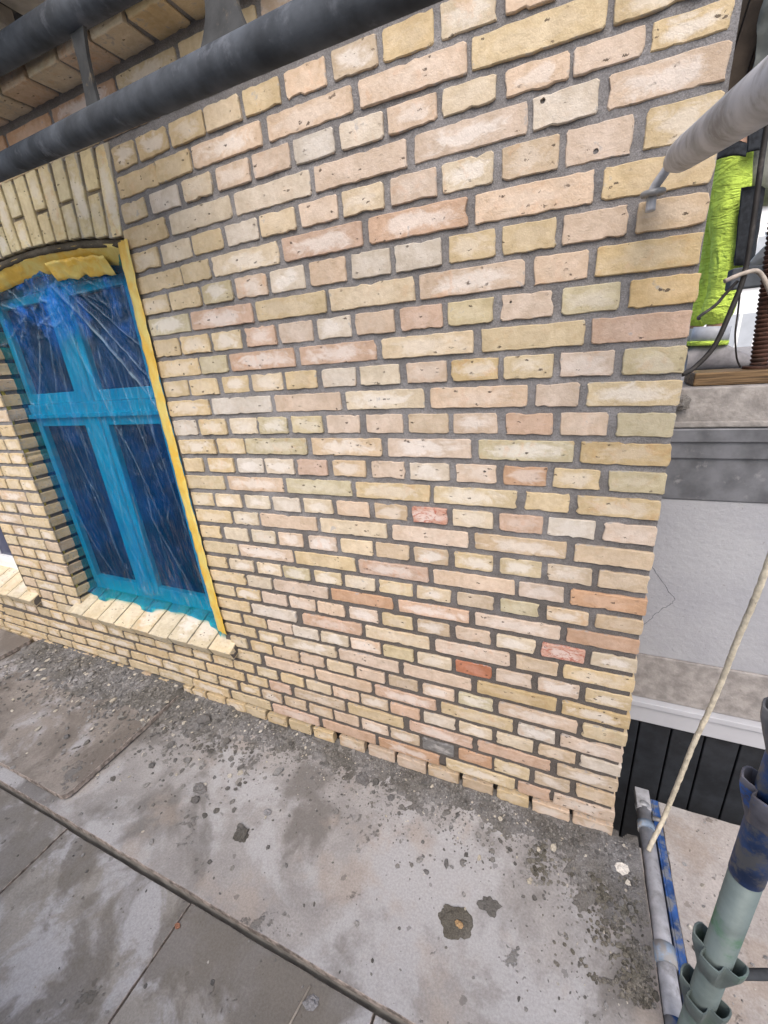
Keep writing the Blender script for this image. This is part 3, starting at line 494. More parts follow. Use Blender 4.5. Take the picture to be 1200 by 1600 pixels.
# ---------------------------------------------------------------- blue film taped over the window
film = tag(empty('plastic_film', (-2.1, .05, .46)), 'wrinkled blue plastic film taped over the window with yellow tape', 'plastic film')
def fpar(o): o.parent = film; o.matrix_parent_inverse = Matrix.Translation((2.1, -.05, -.46)); return o
fm = MB(); NU, NV = 230, 320; vs = []; fc = []
rf = random.Random(21); CREASE = [(.47, .95, .05, .60, .016, .016, .9), (.44, .955, .03, .66, .014, .010, .9), (.40, .95, .02, .74, .010, .008, .6), (.50, .93, .27, .33, .009, .007, .55), (.30, .80, .22, .40, .006, .005, .5),
    (.60, .94, .90, .58, .009, .010, .5), (.55, .93, .72, .66, .008, .006, .45), (.16, .72, .07, .54, .008, .008, .8), (.08, .60, .03, .50, .008, .010, .9), (.22, .8, .10, .05, .007, .006, .35), (.72, .6, .60, .04, .006, .006, .35), (.35, .36, .15, .02, .006, .006, .4), (.9, .4, .7, .05, .006, .006, .35), (.12, .35, .05, .02, .006, .005, .4)]
for _ in range(34):
    a_ = rf.uniform(.2, .92); c_ = rf.uniform(.84, .965); L_ = rf.uniform(.03, .12); t_ = rf.uniform(-.9, .9); CREASE.append((a_, c_, a_ + L_ * math.cos(t_), c_ + L_ * .7 * math.sin(t_), rf.uniform(.004, .010), rf.uniform(.004, .009), rf.uniform(.3, .9)))
for _ in range(40):
    a_ = rf.uniform(.04, .95); c_ = rf.uniform(.02, .75); L_ = rf.uniform(.08, .35); sl_ = rf.uniform(-.28, .12); CREASE.append((a_, c_ + L_, a_ - sl_ * L_, c_, rf.uniform(.001, .003), rf.uniform(.0035, .005), rf.uniform(.1, .38)))
for _ in range(12):
    a_ = rf.uniform(.1, .95); c_ = rf.uniform(.05, .85); L_ = rf.uniform(.02, .05); t_ = rf.uniform(0, 3.1); CREASE.append((a_, c_, a_ + L_ * math.cos(t_), c_ + L_ * math.sin(t_), .004, .005, rf.uniform(.4, .8)))
def film_pt(u, v):
    X = -1.552 - 1.065 * u; zt_ = 1.948 + .03 * ax(X); Z = .452 + (zt_ - .452) * v
    Yb = .010 + .068 * min(1, (u / .13)) ** .8
    Yb -= .016 * math.exp(-((u - .51) / .09) ** 2) * (1 if v > .05 else .4)
    if v > .86: Yb -= (v - .86) * .12 * (1 - u * .3)
    w = .009 * fbm(X * 5 + Z * 1.2, Z * 1.7, 4, 3) + .004 * fbm(X * 26 + Z * 4, Z * 5, 8, 2) + (.006 * fbm(X * 19, Z * 24, 12, 3) if v > .8 else 0) * min(1, (v - .8) * 8)
    cz_ = 0
    for (ua, va, ub, vb, h, wd, it) in CREASE:
        if v > max(va, vb) + .05 or v < min(va, vb) - .05 or u > max(ua, ub) + .06 or u < min(ua, ub) - .06: continue
        du, dv = ub - ua, vb - va; t = ((u - ua) * du + (v - va) * dv * 2.1) / (du * du + dv * dv * 2.1); t = min(1, max(0, t))
        wv = .006 * nz(t * 6, ua * 40, 3)
        dd = math.hypot(u - ua - du * t + wv, (v - va - dv * t) * 1.45) / wd
        k_ = math.sin(math.pi * (.08 + .84 * t)); w -= h * math.exp(-dd * dd) * (.4 + .6 * k_)
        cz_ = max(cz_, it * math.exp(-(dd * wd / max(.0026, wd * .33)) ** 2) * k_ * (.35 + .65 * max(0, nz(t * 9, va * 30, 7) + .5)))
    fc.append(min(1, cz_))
    e = min(1, u / .03) * min(1, (1 - u) / .03)
    Yb += w * e
    if v < .05:  # tail of the sheet lies forward on the sill
        k = (.05 - v) / .05; Yb -= .05 * k * (.55 + .45 * nz(u * 9, 2)); Z = .492 - .02 * k + .004 * nz(u * 14, 5) - (.02 if Yb < .04 else 0) * k
    return (X, min(Yb, .078), Z)
for j in range(NV + 1):
    for i in range(NU + 1): vs.append(film_pt(i / NU, j / NV))
fm.add(vs, [(j * (NU + 1) + i, (j + 1) * (NU + 1) + i, (j + 1) * (NU + 1) + i + 1, j * (NU + 1) + i + 1) for j in range(NV) for i in range(NU)], None, True)
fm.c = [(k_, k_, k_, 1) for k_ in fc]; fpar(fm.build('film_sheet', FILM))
def strip(name, fn, n, m=4, th=.0008):
    t = MB(); vs = []
    for s_ in (0, th):
        for i in range(n + 1):
            for j in range(m + 1):
                p = fn(i / n, j / m); vs.append((p[0], p[1] - s_, p[2]))
    K = (n + 1) * (m + 1); fs = []
    for i in range(n):
        for j in range(m):
            a = i * (m + 1) + j; b = a + m + 1; fs += [(a, a + 1, b + 1, b), (K + a, K + b, K + b + 1, K + a + 1)]
    for i in range(n):
        for j in (0, m):
            a = i * (m + 1) + j; b = a + m + 1; fs.append((a, b, K + b, K + a) if j == 0 else (a, K + a, K + b, b))
    t.add(vs, fs, None, True); return fpar(t.build(name, TAPE))
wob = lambda a, b, k=1: .004 * k * nz(a * 14, b * 2, k)
strip('tape', lambda a, b: (-1.520 - .014 * math.sin(math.pi * a) - .060 * b - .006 * nz(a * 5, 3) - wob(a, b), -.008 + .012 * b - .007 * abs(nz(a * 16, b * 3)) - .003 * nz(a * 50, b * 5), .47 + 1.485 * a), 160, 6)
strip('tape', lambda a, b: (-1.555 - 1.02 * a, .012 + .05 * b + .006 * nz(a * 18, b * 3), zi(-1.555 - 1.02 * a) - .014 - .055 * b - .006 * nz(a * 9, 5) * b), 70, 5)
strip('tape', lambda a, b: (-1.69 - .32 * a, .024 + .03 * b + .004 * nz(a * 9, b * 4, 2), zi(-1.70 - .3 * a) - .044 - .056 * b - .010 * nz(a * 7, 8) * b - .006 * nz(a * 9, 1)), 60, 6)
strip('tape', lambda a, b: (-2.578 - .040 * b - wob(a, b, 2), .012 + .075 * b + .005 * nz(a * 25, b * 3, 4), .47 + 1.50 * a), 80, 5)
# ---------------------------------------------------------------- decks
def board(name, x0, x1, y0, y1, zt, th, mat, label, cat='board', rad=0.0, sag=0, group=None, edge=True):
    mb = MB(); o_ = []; st = .05
    cs = [(x0, y0), (x1, y0), (x1, y1), (x0, y1)]
    for i in range(4):
        a, b = Vector(cs[i]), Vector(cs[(i + 1) % 4]); p_ = Vector(cs[i - 1]); L = (b - a).length; d = (b - a) / L; dp = (a - p_).normalized()
        if rad:
            for k in range(4):
                t = k / 3 * math.pi / 2; c = a + d * rad - dp * rad; o_.append(c - d * rad * math.cos(t) * 1.0 + dp * rad * math.sin(t))
        else: o_.append(a)
        n = int(L / st)
        for k in range(1, n): o_.append(a + d * (L * k / n) + Vector((-d.y, d.x)) * (.0022 * fbm(k * .9, i * 5 + x0, 1, 2)))
    n = len(o_); vs = [(p.x, p.y, zt - th) for p in o_] + [(p.x, p.y, zt - .0015) for p in o_] + [(p.x + (.0015 if p.x < (x0 + x1) / 2 else -.0015), p.y + (.0015 if p.y < (y0 + y1) / 2 else -.0015), zt) for p in o_]
    mb.add(vs, [(i, (i + 1) % n, n + (i + 1) % n, n + i) for i in range(n)], None, False, None, 1)
    b = len(mb.v) - len(vs)
    mb.f += [[b + n + i, b + n + (i + 1) % n, b + 2 * n + (i + 1) % n, b + 2 * n + i] for i in range(n)] + [[b + 2 * n + i for i in range(n)], [b + i for i in range(n)][::-1]]
    mb.sm += [False] * (n + 2); mb.mi += [1] * n + [0, 1]
    o = mb.build(name, [mat, PLYEDGE]); return tag(o, label, cat, group)
board('plywood_sheet', -2.75, .092, -.632, -.004, 0, .021, DECK, 'long dusty plywood sheet lying against the foot of the brick wall', 'plywood sheet')
b2 = board('plywood_sheet', -3.62, -1.932, -.592, -.012, .031, .022, DECK2, 'brown plywood sheet with a rounded corner overlapping the long sheet', 'plywood sheet', .03)
b3 = board('plywood_sheet', -5.2, -3.235, -.60, -.015, .058, .0225, DECK2, 'plywood sheet at the far left edge, laid on top of the brown one', 'plywood sheet', .02)
LB = 'wet stained platform board below the long sheet, '
board('platform_board', -2.51, -1.868, -1.75, -.640, -.040, .03, DECKLOW, LB + 'leftmost of the row', 'platform board', group='lower platform boards')
board('platform_board', -1.861, -1.223, -1.75, -.642, -.041, .03, DECKLOW, LB + 'second from the left', 'platform board', group='lower platform boards')
board('platform_board', -1.217, -.575, -1.75, -.640, -.040, .03, DECKLOW, LB + 'under the thin stick', 'platform board', group='lower platform boards')
board('platform_board', -.568, -.10, -1.75, -.641, -.040, .03, DECKLOW, LB + 'nearest the upright', 'platform board', group='lower platform boards')
board('gritty_board',   .166, 1.6, -1.3, .183, -.002, .03, PLATR, 'gritty beige platform panel behind the steel upright', 'board')
mb = MB().tube([(-.755, -.66, -.036), (-.772, -.78, -.0365), (-.778, -.86, -.037)], [.0028, .003, .0026], 8)
tag(mb.build('stick', STRING), 'thin pale stick lying on the wet lower boards', 'stick')
# beam under the front edge and platform transoms so nothing floats
mb = MB(); mb.box((-5, -.625, -.13), (.08, -.575, -.024)); mb.box((-5, -.06, -.13), (.08, -.02, -.024))
tag(mb.build('platform_beam', CREAMBOARD), 'pair of timber bearers hidden under the long plywood sheet', 'beam')
mb = MB(); mb.box((-2.6, -1.6, -.15), (-.1, -1.5, -.073)); mb.box((-2.6, -.80, -.15), (-.1, -.72, -.073))
tag(mb.build('platform_beam', CREAMBOARD), 'pair of timber bearers hidden under the wet lower boards', 'beam')
gbm = MB()  # boards added out of view behind the camera to shade the lower wall
for k in range(5): gbm.box((-5.2, -1.80, .0 + .225 * k), (1.8, -1.765, .222 + .225 * k))
for x in (-4.2, -2.2, -.2): gbm.box((x, -1.765, -.15), (x + .05, -1.72, 1.12))
tag(gbm.build('added_shade_boards', CREAMBOARD), kind='structure')
# ---------------------------------------------------------------- mortar debris along the wall
db = MB(); st = .006; rngd = random.Random(5)
x0, x1, ya, yb = -3.2, .085, -.40, .03; nx = int((x1 - x0) / st); ny = int((yb - ya) / st); vs = []; cs = []
def zbase(x, y): return (.031 if x < -1.935 and y > -.588 else 0.0)
def mound(x, y):
    d = -y
    wid = .115 + .05 * fbm(x * 2.1, 3, 1, 3) + (.10 if x < -1.55 else .0) * min(1, (-1.55 - x) / .4 if x < -1.55 else 0)
    if x > -.16: wid += .16 * min(1, (x + .16) / .1) * (1 - .35 * nz(x * 9, y * 9))
    h = (.014 + (.010 if x < -1.6 else 0)) * (1 - d / max(.03, wid))
    h += .0075 * fbm(x * 17, y * 17, 2, 4) + .0045 * fbm(x * 55, y * 55, 5, 4)
    h -= .0015
    if x > -1.5 and d < .05: h -= .010 * (1 - d / .05)
    return max(-.004, min(h, .028)) if d < wid * 2.2 else -.004
for j in range(ny + 1):
    for i in range(nx + 1):
        x = x0 + (x1 - x0) * i / nx; y = ya + (yb - ya) * j / ny; h = mound(x, y)
        vs.append((x, y, zbase(x, y) + h)); g_ = .185 + .05 * nz(x * 8, y * 8, 6) + .03 * nz(x * 90, y * 90, 2); cs.append((g_ * 1.03, g_, g_ * .965, 1))
fs = []
for j in range(ny):
    for i in range(nx):
        q4 = (j * (nx + 1) + i, j * (nx + 1) + i + 1, (j + 1) * (nx + 1) + i + 1, (j + 1) * (nx + 1) + i)
        if any(vs[k][2] - zbase(vs[k][0], vs[k][1]) > -.0038 for k in q4): fs.append(q4)
db.add(vs, fs, None, True); db.c = list(cs)
def chip(mb, x, y, z, s, flat, col, rg):
    a = rg.uniform(0, 6.28); vs = []; n = rg.choice((5, 6, 6, 7)); M = Matrix.Translation((x, y, z)) @ Matrix.Rotation(rg.uniform(-.35, .35), 4, 'X') @ Matrix.Rotation(rg.uniform(-.35, .35), 4, 'Y') @ Matrix.Rotation(a, 4, 'Z')
    el = rg.uniform(.5, 1)
    for lev, k in ((-.5, .8), (.1, 1.0), (.5, .72)):
        for i in range(n):
            t = 2 * math.pi * i / n + rg.uniform(-.25, .25); r = s * k * rg.uniform(.72, 1.1)
            vs.append(M @ Vector((r * math.cos(t), r * el * math.sin(t), s * flat * (lev + rg.uniform(-.15, .15)))))
    fs = [(l * n + i, l * n + (i + 1) % n, (l + 1) * n + (i + 1) % n, (l + 1) * n + i) for l in (0, 1) for i in range(n)] + [tuple(range(n))[::-1], tuple(2 * n + i for i in range(n))]
    mb.add(vs, fs, col)
def grey(rg):
    g_ = rg.uniform(.13, .31); return (g_ * 1.02, g_, g_ * .97, 1)
for _ in range(6500):
    x = rngd.uniform(-3.2, .07); t = rngd.random()
    if x < -1.5 and rngd.random() < .25: x = rngd.uniform(-2.7, -1.6)
    y = -abs(rngd.gauss(0, .12 if x > -1.5 else .17)) - .004
    if rngd.random() < .06: y = rngd.uniform(-.62, 0)
    if y < -.62: continue
    s = min(.016, .0016 + rngd.expovariate(1 / .0022)) * (1.25 if x < -1.5 else 1)
    if rngd.random() < .03: s *= 1.7
    pale = rngd.random() < (.045 if s < .006 else .05); c = (.58, .54, .46, 1) if pale else grey(rngd)
    z = zbase(x, y) + max(0, mound(x, y)) + s * .2
    chip(db, x, y, z, s, rngd.uniform(.25, .8), c, rngd)
for _ in range(5200):   # fine grit banked against the wall
    x = rngd.uniform(-2.9, .08); y = -abs(rngd.gauss(0, .055 + (.05 if x > -.25 else 0))) - .003
    s = rngd.uniform(.0016, .0052); chip(db, x, y, zbase(x, y) + max(0, mound(x, y)) + s * .25, s, rngd.uniform(.4, .9), (.5, .46, .4, 1) if rngd.random() < .02 else grey(rngd), rngd)
for _ in range(1500):   # lumps on the right hand end of the sheet
    x = min(.082, .09 - abs(rngd.gauss(0, .09))); y = rngd.uniform(-.40, -.01)
    if nz(x * 14, y * 11, 4) < -.05: continue
    s = rngd.uniform(.002, .008); c = grey(rngd); chip(db, x, y, s * .2, s, .6, (c[0] * .85, c[1] * .82, c[2] * .74, 1), rngd)
for _ in range(700):   # flat shards
    x = rngd.uniform(-3.1, -1.25); y = -abs(rngd.gauss(0, .17)) - .01
    if y < -.6: continue
    s = rngd.uniform(.006, .017); chip(db, x, y, zbase(x, y) + max(0, mound(x, y)) + .002, s, rngd.uniform(.12, .25), (.50, .47, .41, 1) if rngd.random() < .08 else grey(rngd), rngd)
for _ in range(900):   # crumbs around the right hand end, on the lower boards and on the right panel
    w = rngd.random()
    if w < .45: x, y, z = rngd.gauss(-.05, .10), rngd.uniform(-.6, -.02), 0
    elif w < .75: x, y, z = rngd.uniform(.16, .7), rngd.uniform(-.6, .17), -.002
    else: x, y, z = rngd.uniform(-2.4, -.5), rngd.uniform(-1.3, -.645), -.04
    if w < .45 and x > .085: continue
    s = min(.009, .0014 + rngd.expovariate(1 / .0016)); chip(db, x, y, z + s * .2, s, rngd.uniform(.3, .8), (.5, .47, .42, 1) if rngd.random() < .09 else grey(rngd), rngd)
for (px, py, r_) in ((.035, -.11, .05), (.05, -.22, .055), (.02, -.30, .05), (.055, -.33, .045), (-.10, -.10, .05), (-.20, -.16, .05), (-.02, -.17, .045), (-.05, -.05, .05)):
    for _ in range(60):   # lumpy dried mortar patches near the right end
        a = rngd.uniform(0, 6.28); rr = r_ * rngd.random() ** .6; x = px + rr * math.cos(a) * .8; y = py + rr * math.sin(a) * 1.3
        if x > .085: continue
        s = rngd.uniform(.003, .011); c = grey(rngd); c = (c[0] * .72, c[1] * .70, c[2] * .62, 1); chip(db, x, y, s * .1, s, .5, c, rngd)
tag(db.build('mortar_debris', DEBRIS), 'grey mortar crumbs and chips heaped along the foot of the wall', 'debris', kind='stuff')
# single lumps one can point at
def lump(name, x, y, z, s, flat, col, label, cat, n=14, seed=0, group=None):
    rg = random.Random(seed); mb = MB(); vs = []; L = 8
    if n >= 14: n = 36
    for l in range(L + 1):
        ph = math.pi * l / L
        for i in range(n):
            t = 2 * math.pi * i / n; d = Vector((math.sin(ph) * math.cos(t), math.sin(ph) * math.sin(t), -math.cos(ph)))
            k = s * (1 + .7 * nz(d.x * 1.6 + seed, d.y * 1.4, d.z * 1.4) + .22 * nz(d.x * 4 + seed, d.y * 4, d.z * 4) + .12 * nz(d.x * 11 + seed, d.y * 11, d.z * 11)); vs.append((x + d.x * k, y + d.y * k * .8, max(z - .001, z + d.z * k * flat + k * flat * .45)))
    mb.add(vs, [(l * n + i, l * n + (i + 1) % n, (l + 1) * n + (i + 1) % n, (l + 1) * n + i) for l in range(L) for i in range(n)], (*col, 1))
    return tag(mb.build(name, DEBRIS), label, cat, group)
GR = (.17, .165, .16); DG = (.13, .125, .115); PG = (.30, .30, .31)
lump('mortar_splat', -1.183, -.436, .0, .030, .28, (.135, .13, .122), 'round dark mortar splat alone in the pale middle of the long sheet', 'mortar splat', seed=3)
lump('mortar_chunk', -1.142, -.341, .0, .014, .5, PG, 'pale angular mortar chunk just above the round dark splat', 'mortar chunk', 7, 4)
lump('mortar_splat', -.333, -.329, 0, .026, .14, DG, 'smooth oval dark mortar splat on the right half of the long sheet', 'mortar splat', seed=5)
lump('mortar_splat', -.418, -.40, 0, .046, .13, (.15, .142, .125), 'large olive grey mortar splat beside a small orange stone', 'mortar splat', seed=6)
lump('stone', -.405, -.408, .008, .011, .6, (.50, .34, .19), 'small orange stone sitting in the large olive mortar splat', 'stone', 8, 7)
lump('paint_flake', .030, -.094, .006, .019, .16, (.78, .74, .66), 'largest white flake on the dark mortar at the right end of the sheet', 'flake', 8, 8)
lump('paint_flake', .045, -.128, .005, .010, .2, (.74, .70, .62), 'small white flake just below the largest one at the right end', 'flake', 7, 9)
lump('brick_chip', -1.213, -.700, -.04, .010, .55, (.42, .22, .15), 'small orange brick chip at the end of the seam in the lower boards', 'brick chip', 6, 10)
lump('mortar_chunk', -.735, -.685, -.04, .020, .35, PG, 'pale flat mortar chunk on the wet lower boards near the stick', 'mortar chunk', 7, 11)
lump('mortar_chunk', -.62, -.035, .008, .020, .55, GR, 'grey mortar chunk at the wall foot below the open joints', 'mortar chunk', 9, 12)
lump('mortar_chunk', -1.46, -.36, 0, .026, .4, (.19, .185, .18), 'largest mortar chunk beside the overlapping sheet, in front of a crumb patch', 'mortar chunk', 9, 13)
lump('mortar_chunk', -1.44, -.40, 0, .019, .35, (.15, .145, .14), 'darker mortar chunk lying right below the largest one', 'mortar chunk', 8, 14)
lump('mortar_chunk', -1.70, -.10, .012, .034, .4, (.16, .155, .15), 'big slab of grey mortar at the wall below the sill end', 'mortar chunk', 9, 15)
lump('mortar_chunk', -.86, -.11, .002, .024, .5, GR, 'cracked grey mortar chunk lying out from the crumb heap in the middle', 'mortar chunk', 9, 16)
# ---------------------------------------------------------------- neighbouring building
nb = tag(empty('rendered_building', (.5, .28, -3)), 'white rendered neighbouring wall with concrete ledge and black cladding', 'building')
def np_(o): o.parent = nb; o.matrix_parent_inverse = Matrix.Translation((-.5, -.28, 3)); return o
FY = .28
mb = MB(); nx, nn = 60, 60; vs = []
crack = [(.045, .875), (.057, .863), (.09, .815), (.128, .762), (.118, .742), (.102, .727), (.081, .698), (.063, .662), (.04, .64)]
np_(boxobj('rendered_wall', (-.1, FY, .54), (3.2, FY + .25, 1.093), RENDERW, None, 0))
cr_ = MB(); cp = [p + Vector((.004 * fbm(i * .7, 1, 1, 3), 0, .004 * fbm(i * .7, 5, 1, 3))) for i, p in enumerate(q_ for a_, b_ in zip(crack, crack[1:]) for q_ in (Vector((a_[0] + (b_[0] - a_[0]) * t_ / 6, FY - .0006, a_[1] + (b_[1] - a_[1]) * t_ / 6)) for t_ in range(6)))]; cv = []
for i, p in enumerate(cp):
    d = (cp[min(i + 1, len(cp) - 1)] - cp[max(i - 1, 0)]).normalized(); nn_ = Vector((-d.z, 0, d.x)) * (.0005 + .0003 * nz(i * 1.7, 2)); cv += [p + nn_, p - nn_ , ]
cr_.add(cv, [(2 * i, 2 * i + 1, 2 * i + 3, 2 * i + 2) for i in range(len(cp) - 1)])
np_(cr_.build('wall_crack', BLACKF))
np_(boxobj('plinth_band', (-.1, FY - .006, .36), (3.2, FY + .25, .5385), CONC, None, .004))
tr_ = MB(); tr_.box((-.1, FY - .016, .262), (3.2, FY + .2, .335)); tr_.box((-.1, FY - .028, .336), (3.2, FY + .2, .3585))
np_(tr_.build('trim_strip', TRIMW, None, .003))
for i in range(34):
    x = -.10 + .097 * i; np_(boxobj('cladding_board', (x + .0025, FY + .004, -3.1), (x + .0945, FY + .03, .2605), CLAD, None, .003))
np_(boxobj('cladding_backing', (-.1, FY + .032, -3.15), (3.2, FY + .25, .26), BLACKF, None, 0))
fl = MB(); fl.box((-.1, FY - .012, 1.2165), (3.2, FY + .2, 1.262)); fl.box((-.1, FY - .004, 1.0945), (3.2, FY + .2, 1.2155)); fl.box((-.1, FY - .02, 1.263), (3.2, FY + .2, 1.300))
np_(fl.build('metal_flashing', FLASH, None, .003))
lg = MB(); lg.box((-.1, FY - .004, 1.3015), (3.2, FY + .6, 1.405)); lg.box((-.1, FY - .012, 1.3015), (3.2, FY - .0045, 1.318))
np_(lg.build('concrete_ledge', CONC, None, .006))
np_(boxobj('flat_roof', (-.1, FY + .602, 1.15), (6, 5.0, 1.352), CONC, None, .004))
lump('mortar_chunk', .038, .268, 1.352, .034, .75, (.22, .21, .20), 'crumbly mortar lump filling the notch between brick corner and ledge', 'mortar chunk', 14, 24)
# plank and rusty jack on the ledge
mb = MB(); mb.box((.085, .312, 1.4065), (1.5, .43, 1.4395)); tag(mb.build('timber_plank', TIMBER, None, .003), 'wet brown timber plank lying on the concrete ledge', 'plank')
jr = tag(empty('screw_jack', (.235, .372, 1.44)), 'rusty threaded screw jack standing on the timber plank', 'screw jack')
th = MB(); n = 20; vs = []; fs = []; K = 120
for i in range(K + 1):
    z = 1.447 + .42 * i / K; r = .0185 if i % 3 == 0 else (.0195 if i % 3 == 1 else .0158)
    for k in range(n): vs.append((.235 + r * math.cos(2 * math.pi * k / n) - .030 * i / K, .372 + r * math.sin(2 * math.pi * k / n), z + .0035 * k / n))
fs = [(i * n + k, i * n + (k + 1) % n, (i + 1) * n + (k + 1) % n, (i + 1) * n + k) for i in range(K) for k in range(n)]
th.add(vs, fs, None, False); o = th.build('threaded_rod', RUST); o.parent = jr; o.matrix_parent_inverse = Matrix.Translation((-.235, -.372, -1.44))
o = MB().tube([(.235, .372, 1.4400), (.235, .372, 1.447)], .034, 20).build('base_plate', RUST, None, .001); o.parent = jr; o.matrix_parent_inverse = Matrix.Translation((-.235, -.372, -1.44))
# cables
def cable(pts, r, label, mat=CABLE, name='cable', cat='cable'):
    return tag(MB().tube(smooth_path(pts, 8), r, 10).build(name, mat), label, cat)
cable([(.150, .34, 2.12), (.148, .35, 1.96), (.156, .345, 1.776), (.156, .335, 1.667), (.142, .325, 1.596), (.116, .31, 1.506), (.078, .30, 1.455), (.05, .285, 1.44)], .0062, 'thick black cable hanging past the worker down to the ledge corner')
cable([(.05, .20, 1.572), (.063, .26, 1.579), (.10, .30, 1.602), (.124, .33, 1.628), (.146, .34, 1.654)], .0038, 'thin black cable end crossing the lower trouser leg')
cable([(.112, .31, 1.655), (.15, .32, 1.668), (.182, .33, 1.668), (.214, .34, 1.624), (.26, .36, 1.54)], .0052, 'frayed pale cable end draped over the black cable', STRING)
cable([(.160, .36, 1.64), (.170, .38, 1.58), (.176, .39, 1.53), (.192, .40, 1.47), (.205, .40, 1.443)], .0022, 'thin grey wire looping down in front of the screw jack', CABLE, 'wire', 'wire')
# steel rails, boxes and soffit behind the corner
tag(boxobj('steel_rail', (.20, .62, 1.655), (1.6, .67, 1.712), DARKSTEEL, None, .004), 'dark steel rail behind the rusty screw jack', 'rail')
mb = MB()
vs = []
for j in range(13):
    for i in range(25):
        vs.append((.30 + .55 * i / 24, .80 + .1 * math.sin(j * .5) + .02 * fbm(i * .4, j * .4, 1, 3), 1.70 + .11 * j / 12 + .02 * fbm(i * .5, j * .3, 6, 3)))
mb.add(vs, [(j * 25 + i, j * 25 + i + 1, (j + 1) * 25 + i + 1, (j + 1) * 25 + i) for j in range(12) for i in range(24)], None, True)
o = tag(mb.build('plastic_sheet', simple('white_plastic_sheet', (.62, .63, .63), .4, .1, 6, .002)), 'crumpled white plastic sheet lying behind the worker', 'plastic sheet'); md = o.modifiers.new('solid', 'SOLIDIFY'); md.thickness = .004
ev = tag(empty('timber_eaves', (.1, .7, 2.4)), 'dark brown timber boarding behind the brick corner', 'eaves')
for i in range(7):
    M = Matrix.Translation((-.03 + .046 * i, .60 - .006 * (i % 2), 2.60)) @ Matrix.Rotation(R(10), 4, 'Y')
    o = MB().box((-.0215, 0, -.50), (.0215, .03, .46), mat=M).build('board', DARKWOOD, None, .002); o.parent = ev; o.matrix_parent_inverse = Matrix.Translation((-.1, -.7, -2.4))
mb = MB(); vs = []
for j in range(25):
    for i in range(13):
        z = 2.13 + .26 * j / 24; x = .142 + .016 * max(0, j / 24) ** 2 + .16 * i / 12
        vs.append((x + .006 * math.sin(j * .4), .54 + .016 * math.sin(i * .9 + j * .2) + .012 * fbm(i * .3, j * .3, 2, 3), z))
mb.add(vs, [(j * 13 + i, j * 13 + i + 1, (j + 1) * 13 + i + 1, (j + 1) * 13 + i) for j in range(24) for i in range(12)], None, True)
o = tag(mb.build('tarpaulin', TARP), 'grey green tarpaulin hanging beside the dark eaves boards', 'tarpaulin'); md = o.modifiers.new('solid', 'SOLIDIFY'); md.thickness = .003
tag(MB().tube([(.190, .47, 2.12), (.182, .45, 2.9)], .024, 20).build('scaffold_tube', PALEGALV), 'pale upright scaffold tube at the upper right edge', 'scaffold tube')
# far building
fb = tag(empty('white_building', (5, 22, -3)), 'bright white building far behind the worker', 'building')
def fp_(o): o.parent = fb; o.matrix_parent_inverse = Matrix.Translation((-5, -22, 3)); return o
fp_(boxobj('wall', (-2, 22, -3.1), (24, 26, 9), FARWHITE, None, 0)); fp_(boxobj('roof', (-2.4, 21.6, 9.001), (24.4, 26.4, 9.6), FLASH, None, 0))
PALEGL = simple('pale_sky_glass', (.45, .48, .52), .2, .05, 3, 0)
for r_ in range(4):
    for c_ in range(9):
        x = 1.6 + 1.9 * c_; z = -2.2 + 2.7 * r_
        w_ = fp_(boxobj('window', (x, 21.95, z), (x + 1.1, 22.02, z + 1.6), PALEGL, None, 0)); boxobj('sill', (x - .08, 21.86, z - .1), (x + 1.18, 21.949, z), FARWHITE, w_, 0); boxobj('frame', (x + .5, 21.92, z + .002), (x + .6, 21.949, z + 1.6), FARWHITE, w_, 0)
# ---------------------------------------------------------------- scaffold: girder above, tie, standard, ledger
gr = tag(empty('scaffold_girder', (-.8, -.53, 1.9)), 'dark steel lattice girder crossing in front of the upper wall', 'girder')
def gp_(o): o.parent = gr; o.matrix_parent_inverse = Matrix.Translation((.8, .53, -1.9)); return o
gA = Vector((-1.614, -.257, 2.083)); gd = Vector((1.038, -.209, -.137)); gL = gd.length; gd.normalize()
gp_(MB().tube([gA - gd * 1.2, gA, gA + gd * .5, gA + gd * 1.0, gA + gd * 1.9], .0242, 24).build('lower_chord', DARKSTEEL))
uA = Vector((-1.301, -.345, 2.190)); ud = Vector((.314, -.045, -.045)).normalized()
gp_(MB().tube([uA - ud * 1.4, uA, uA + ud * .6, uA + ud * 1.6], .0242, 24).build('upper_chord', DARKSTEEL))
def plate(c0, c1, wid0, wmid, wid1, th=.006, hole=None):
    c0, c1 = Vector(c0), Vector(c1); ax_ = (c1 - c0); n = ax_.cross(gd).normalized() * th / 2; mb = MB(); vs = []; K = 12
    for s_ in (-1, 1):
        for i in range(K + 1):
            t = i / K; w = wmid + (wid0 - wmid) * max(0, 1 - t * 2.2) ** 1.6 + (wid1 - wmid) * max(0, 1 - (1 - t) * 2.2) ** 1.6
            for e in (-1, 1): vs.append(c0 + ax_ * t + gd * (e * w / 2) + n * s_)
    m = 2 * (K + 1); fs = []
    for i in range(K):
        a = 2 * i; fs += [(a, a + 1, a + 3, a + 2), (m + a, m + a + 2, m + a + 3, m + a + 1), (a, a + 2, m + a + 2, m + a), (a + 1, m + a + 1, m + a + 3, a + 3)]
    fs += [(0, m, m + 1, 1), (2 * K, 2 * K + 1, m + 2 * K + 1, m + 2 * K)]
    mb.add(vs, fs); return gp_(mb.build('web_plate', PLATESTEEL))
lo = lambda X: gA + gd * ((X - gA.x) / gd.x); hi_ = lambda X: uA + ud * ((X - uA.x) / ud.x)
plate(lo(-1.095) + Vector((0, 0, .016)), hi_(-1.065) - Vector((0, 0, .012)), .050, .036, .060)
plate(lo(-.71) + Vector((0, 0, .014)), hi_(-.70) - Vector((0, 0, .012)), .125, .066, .10)
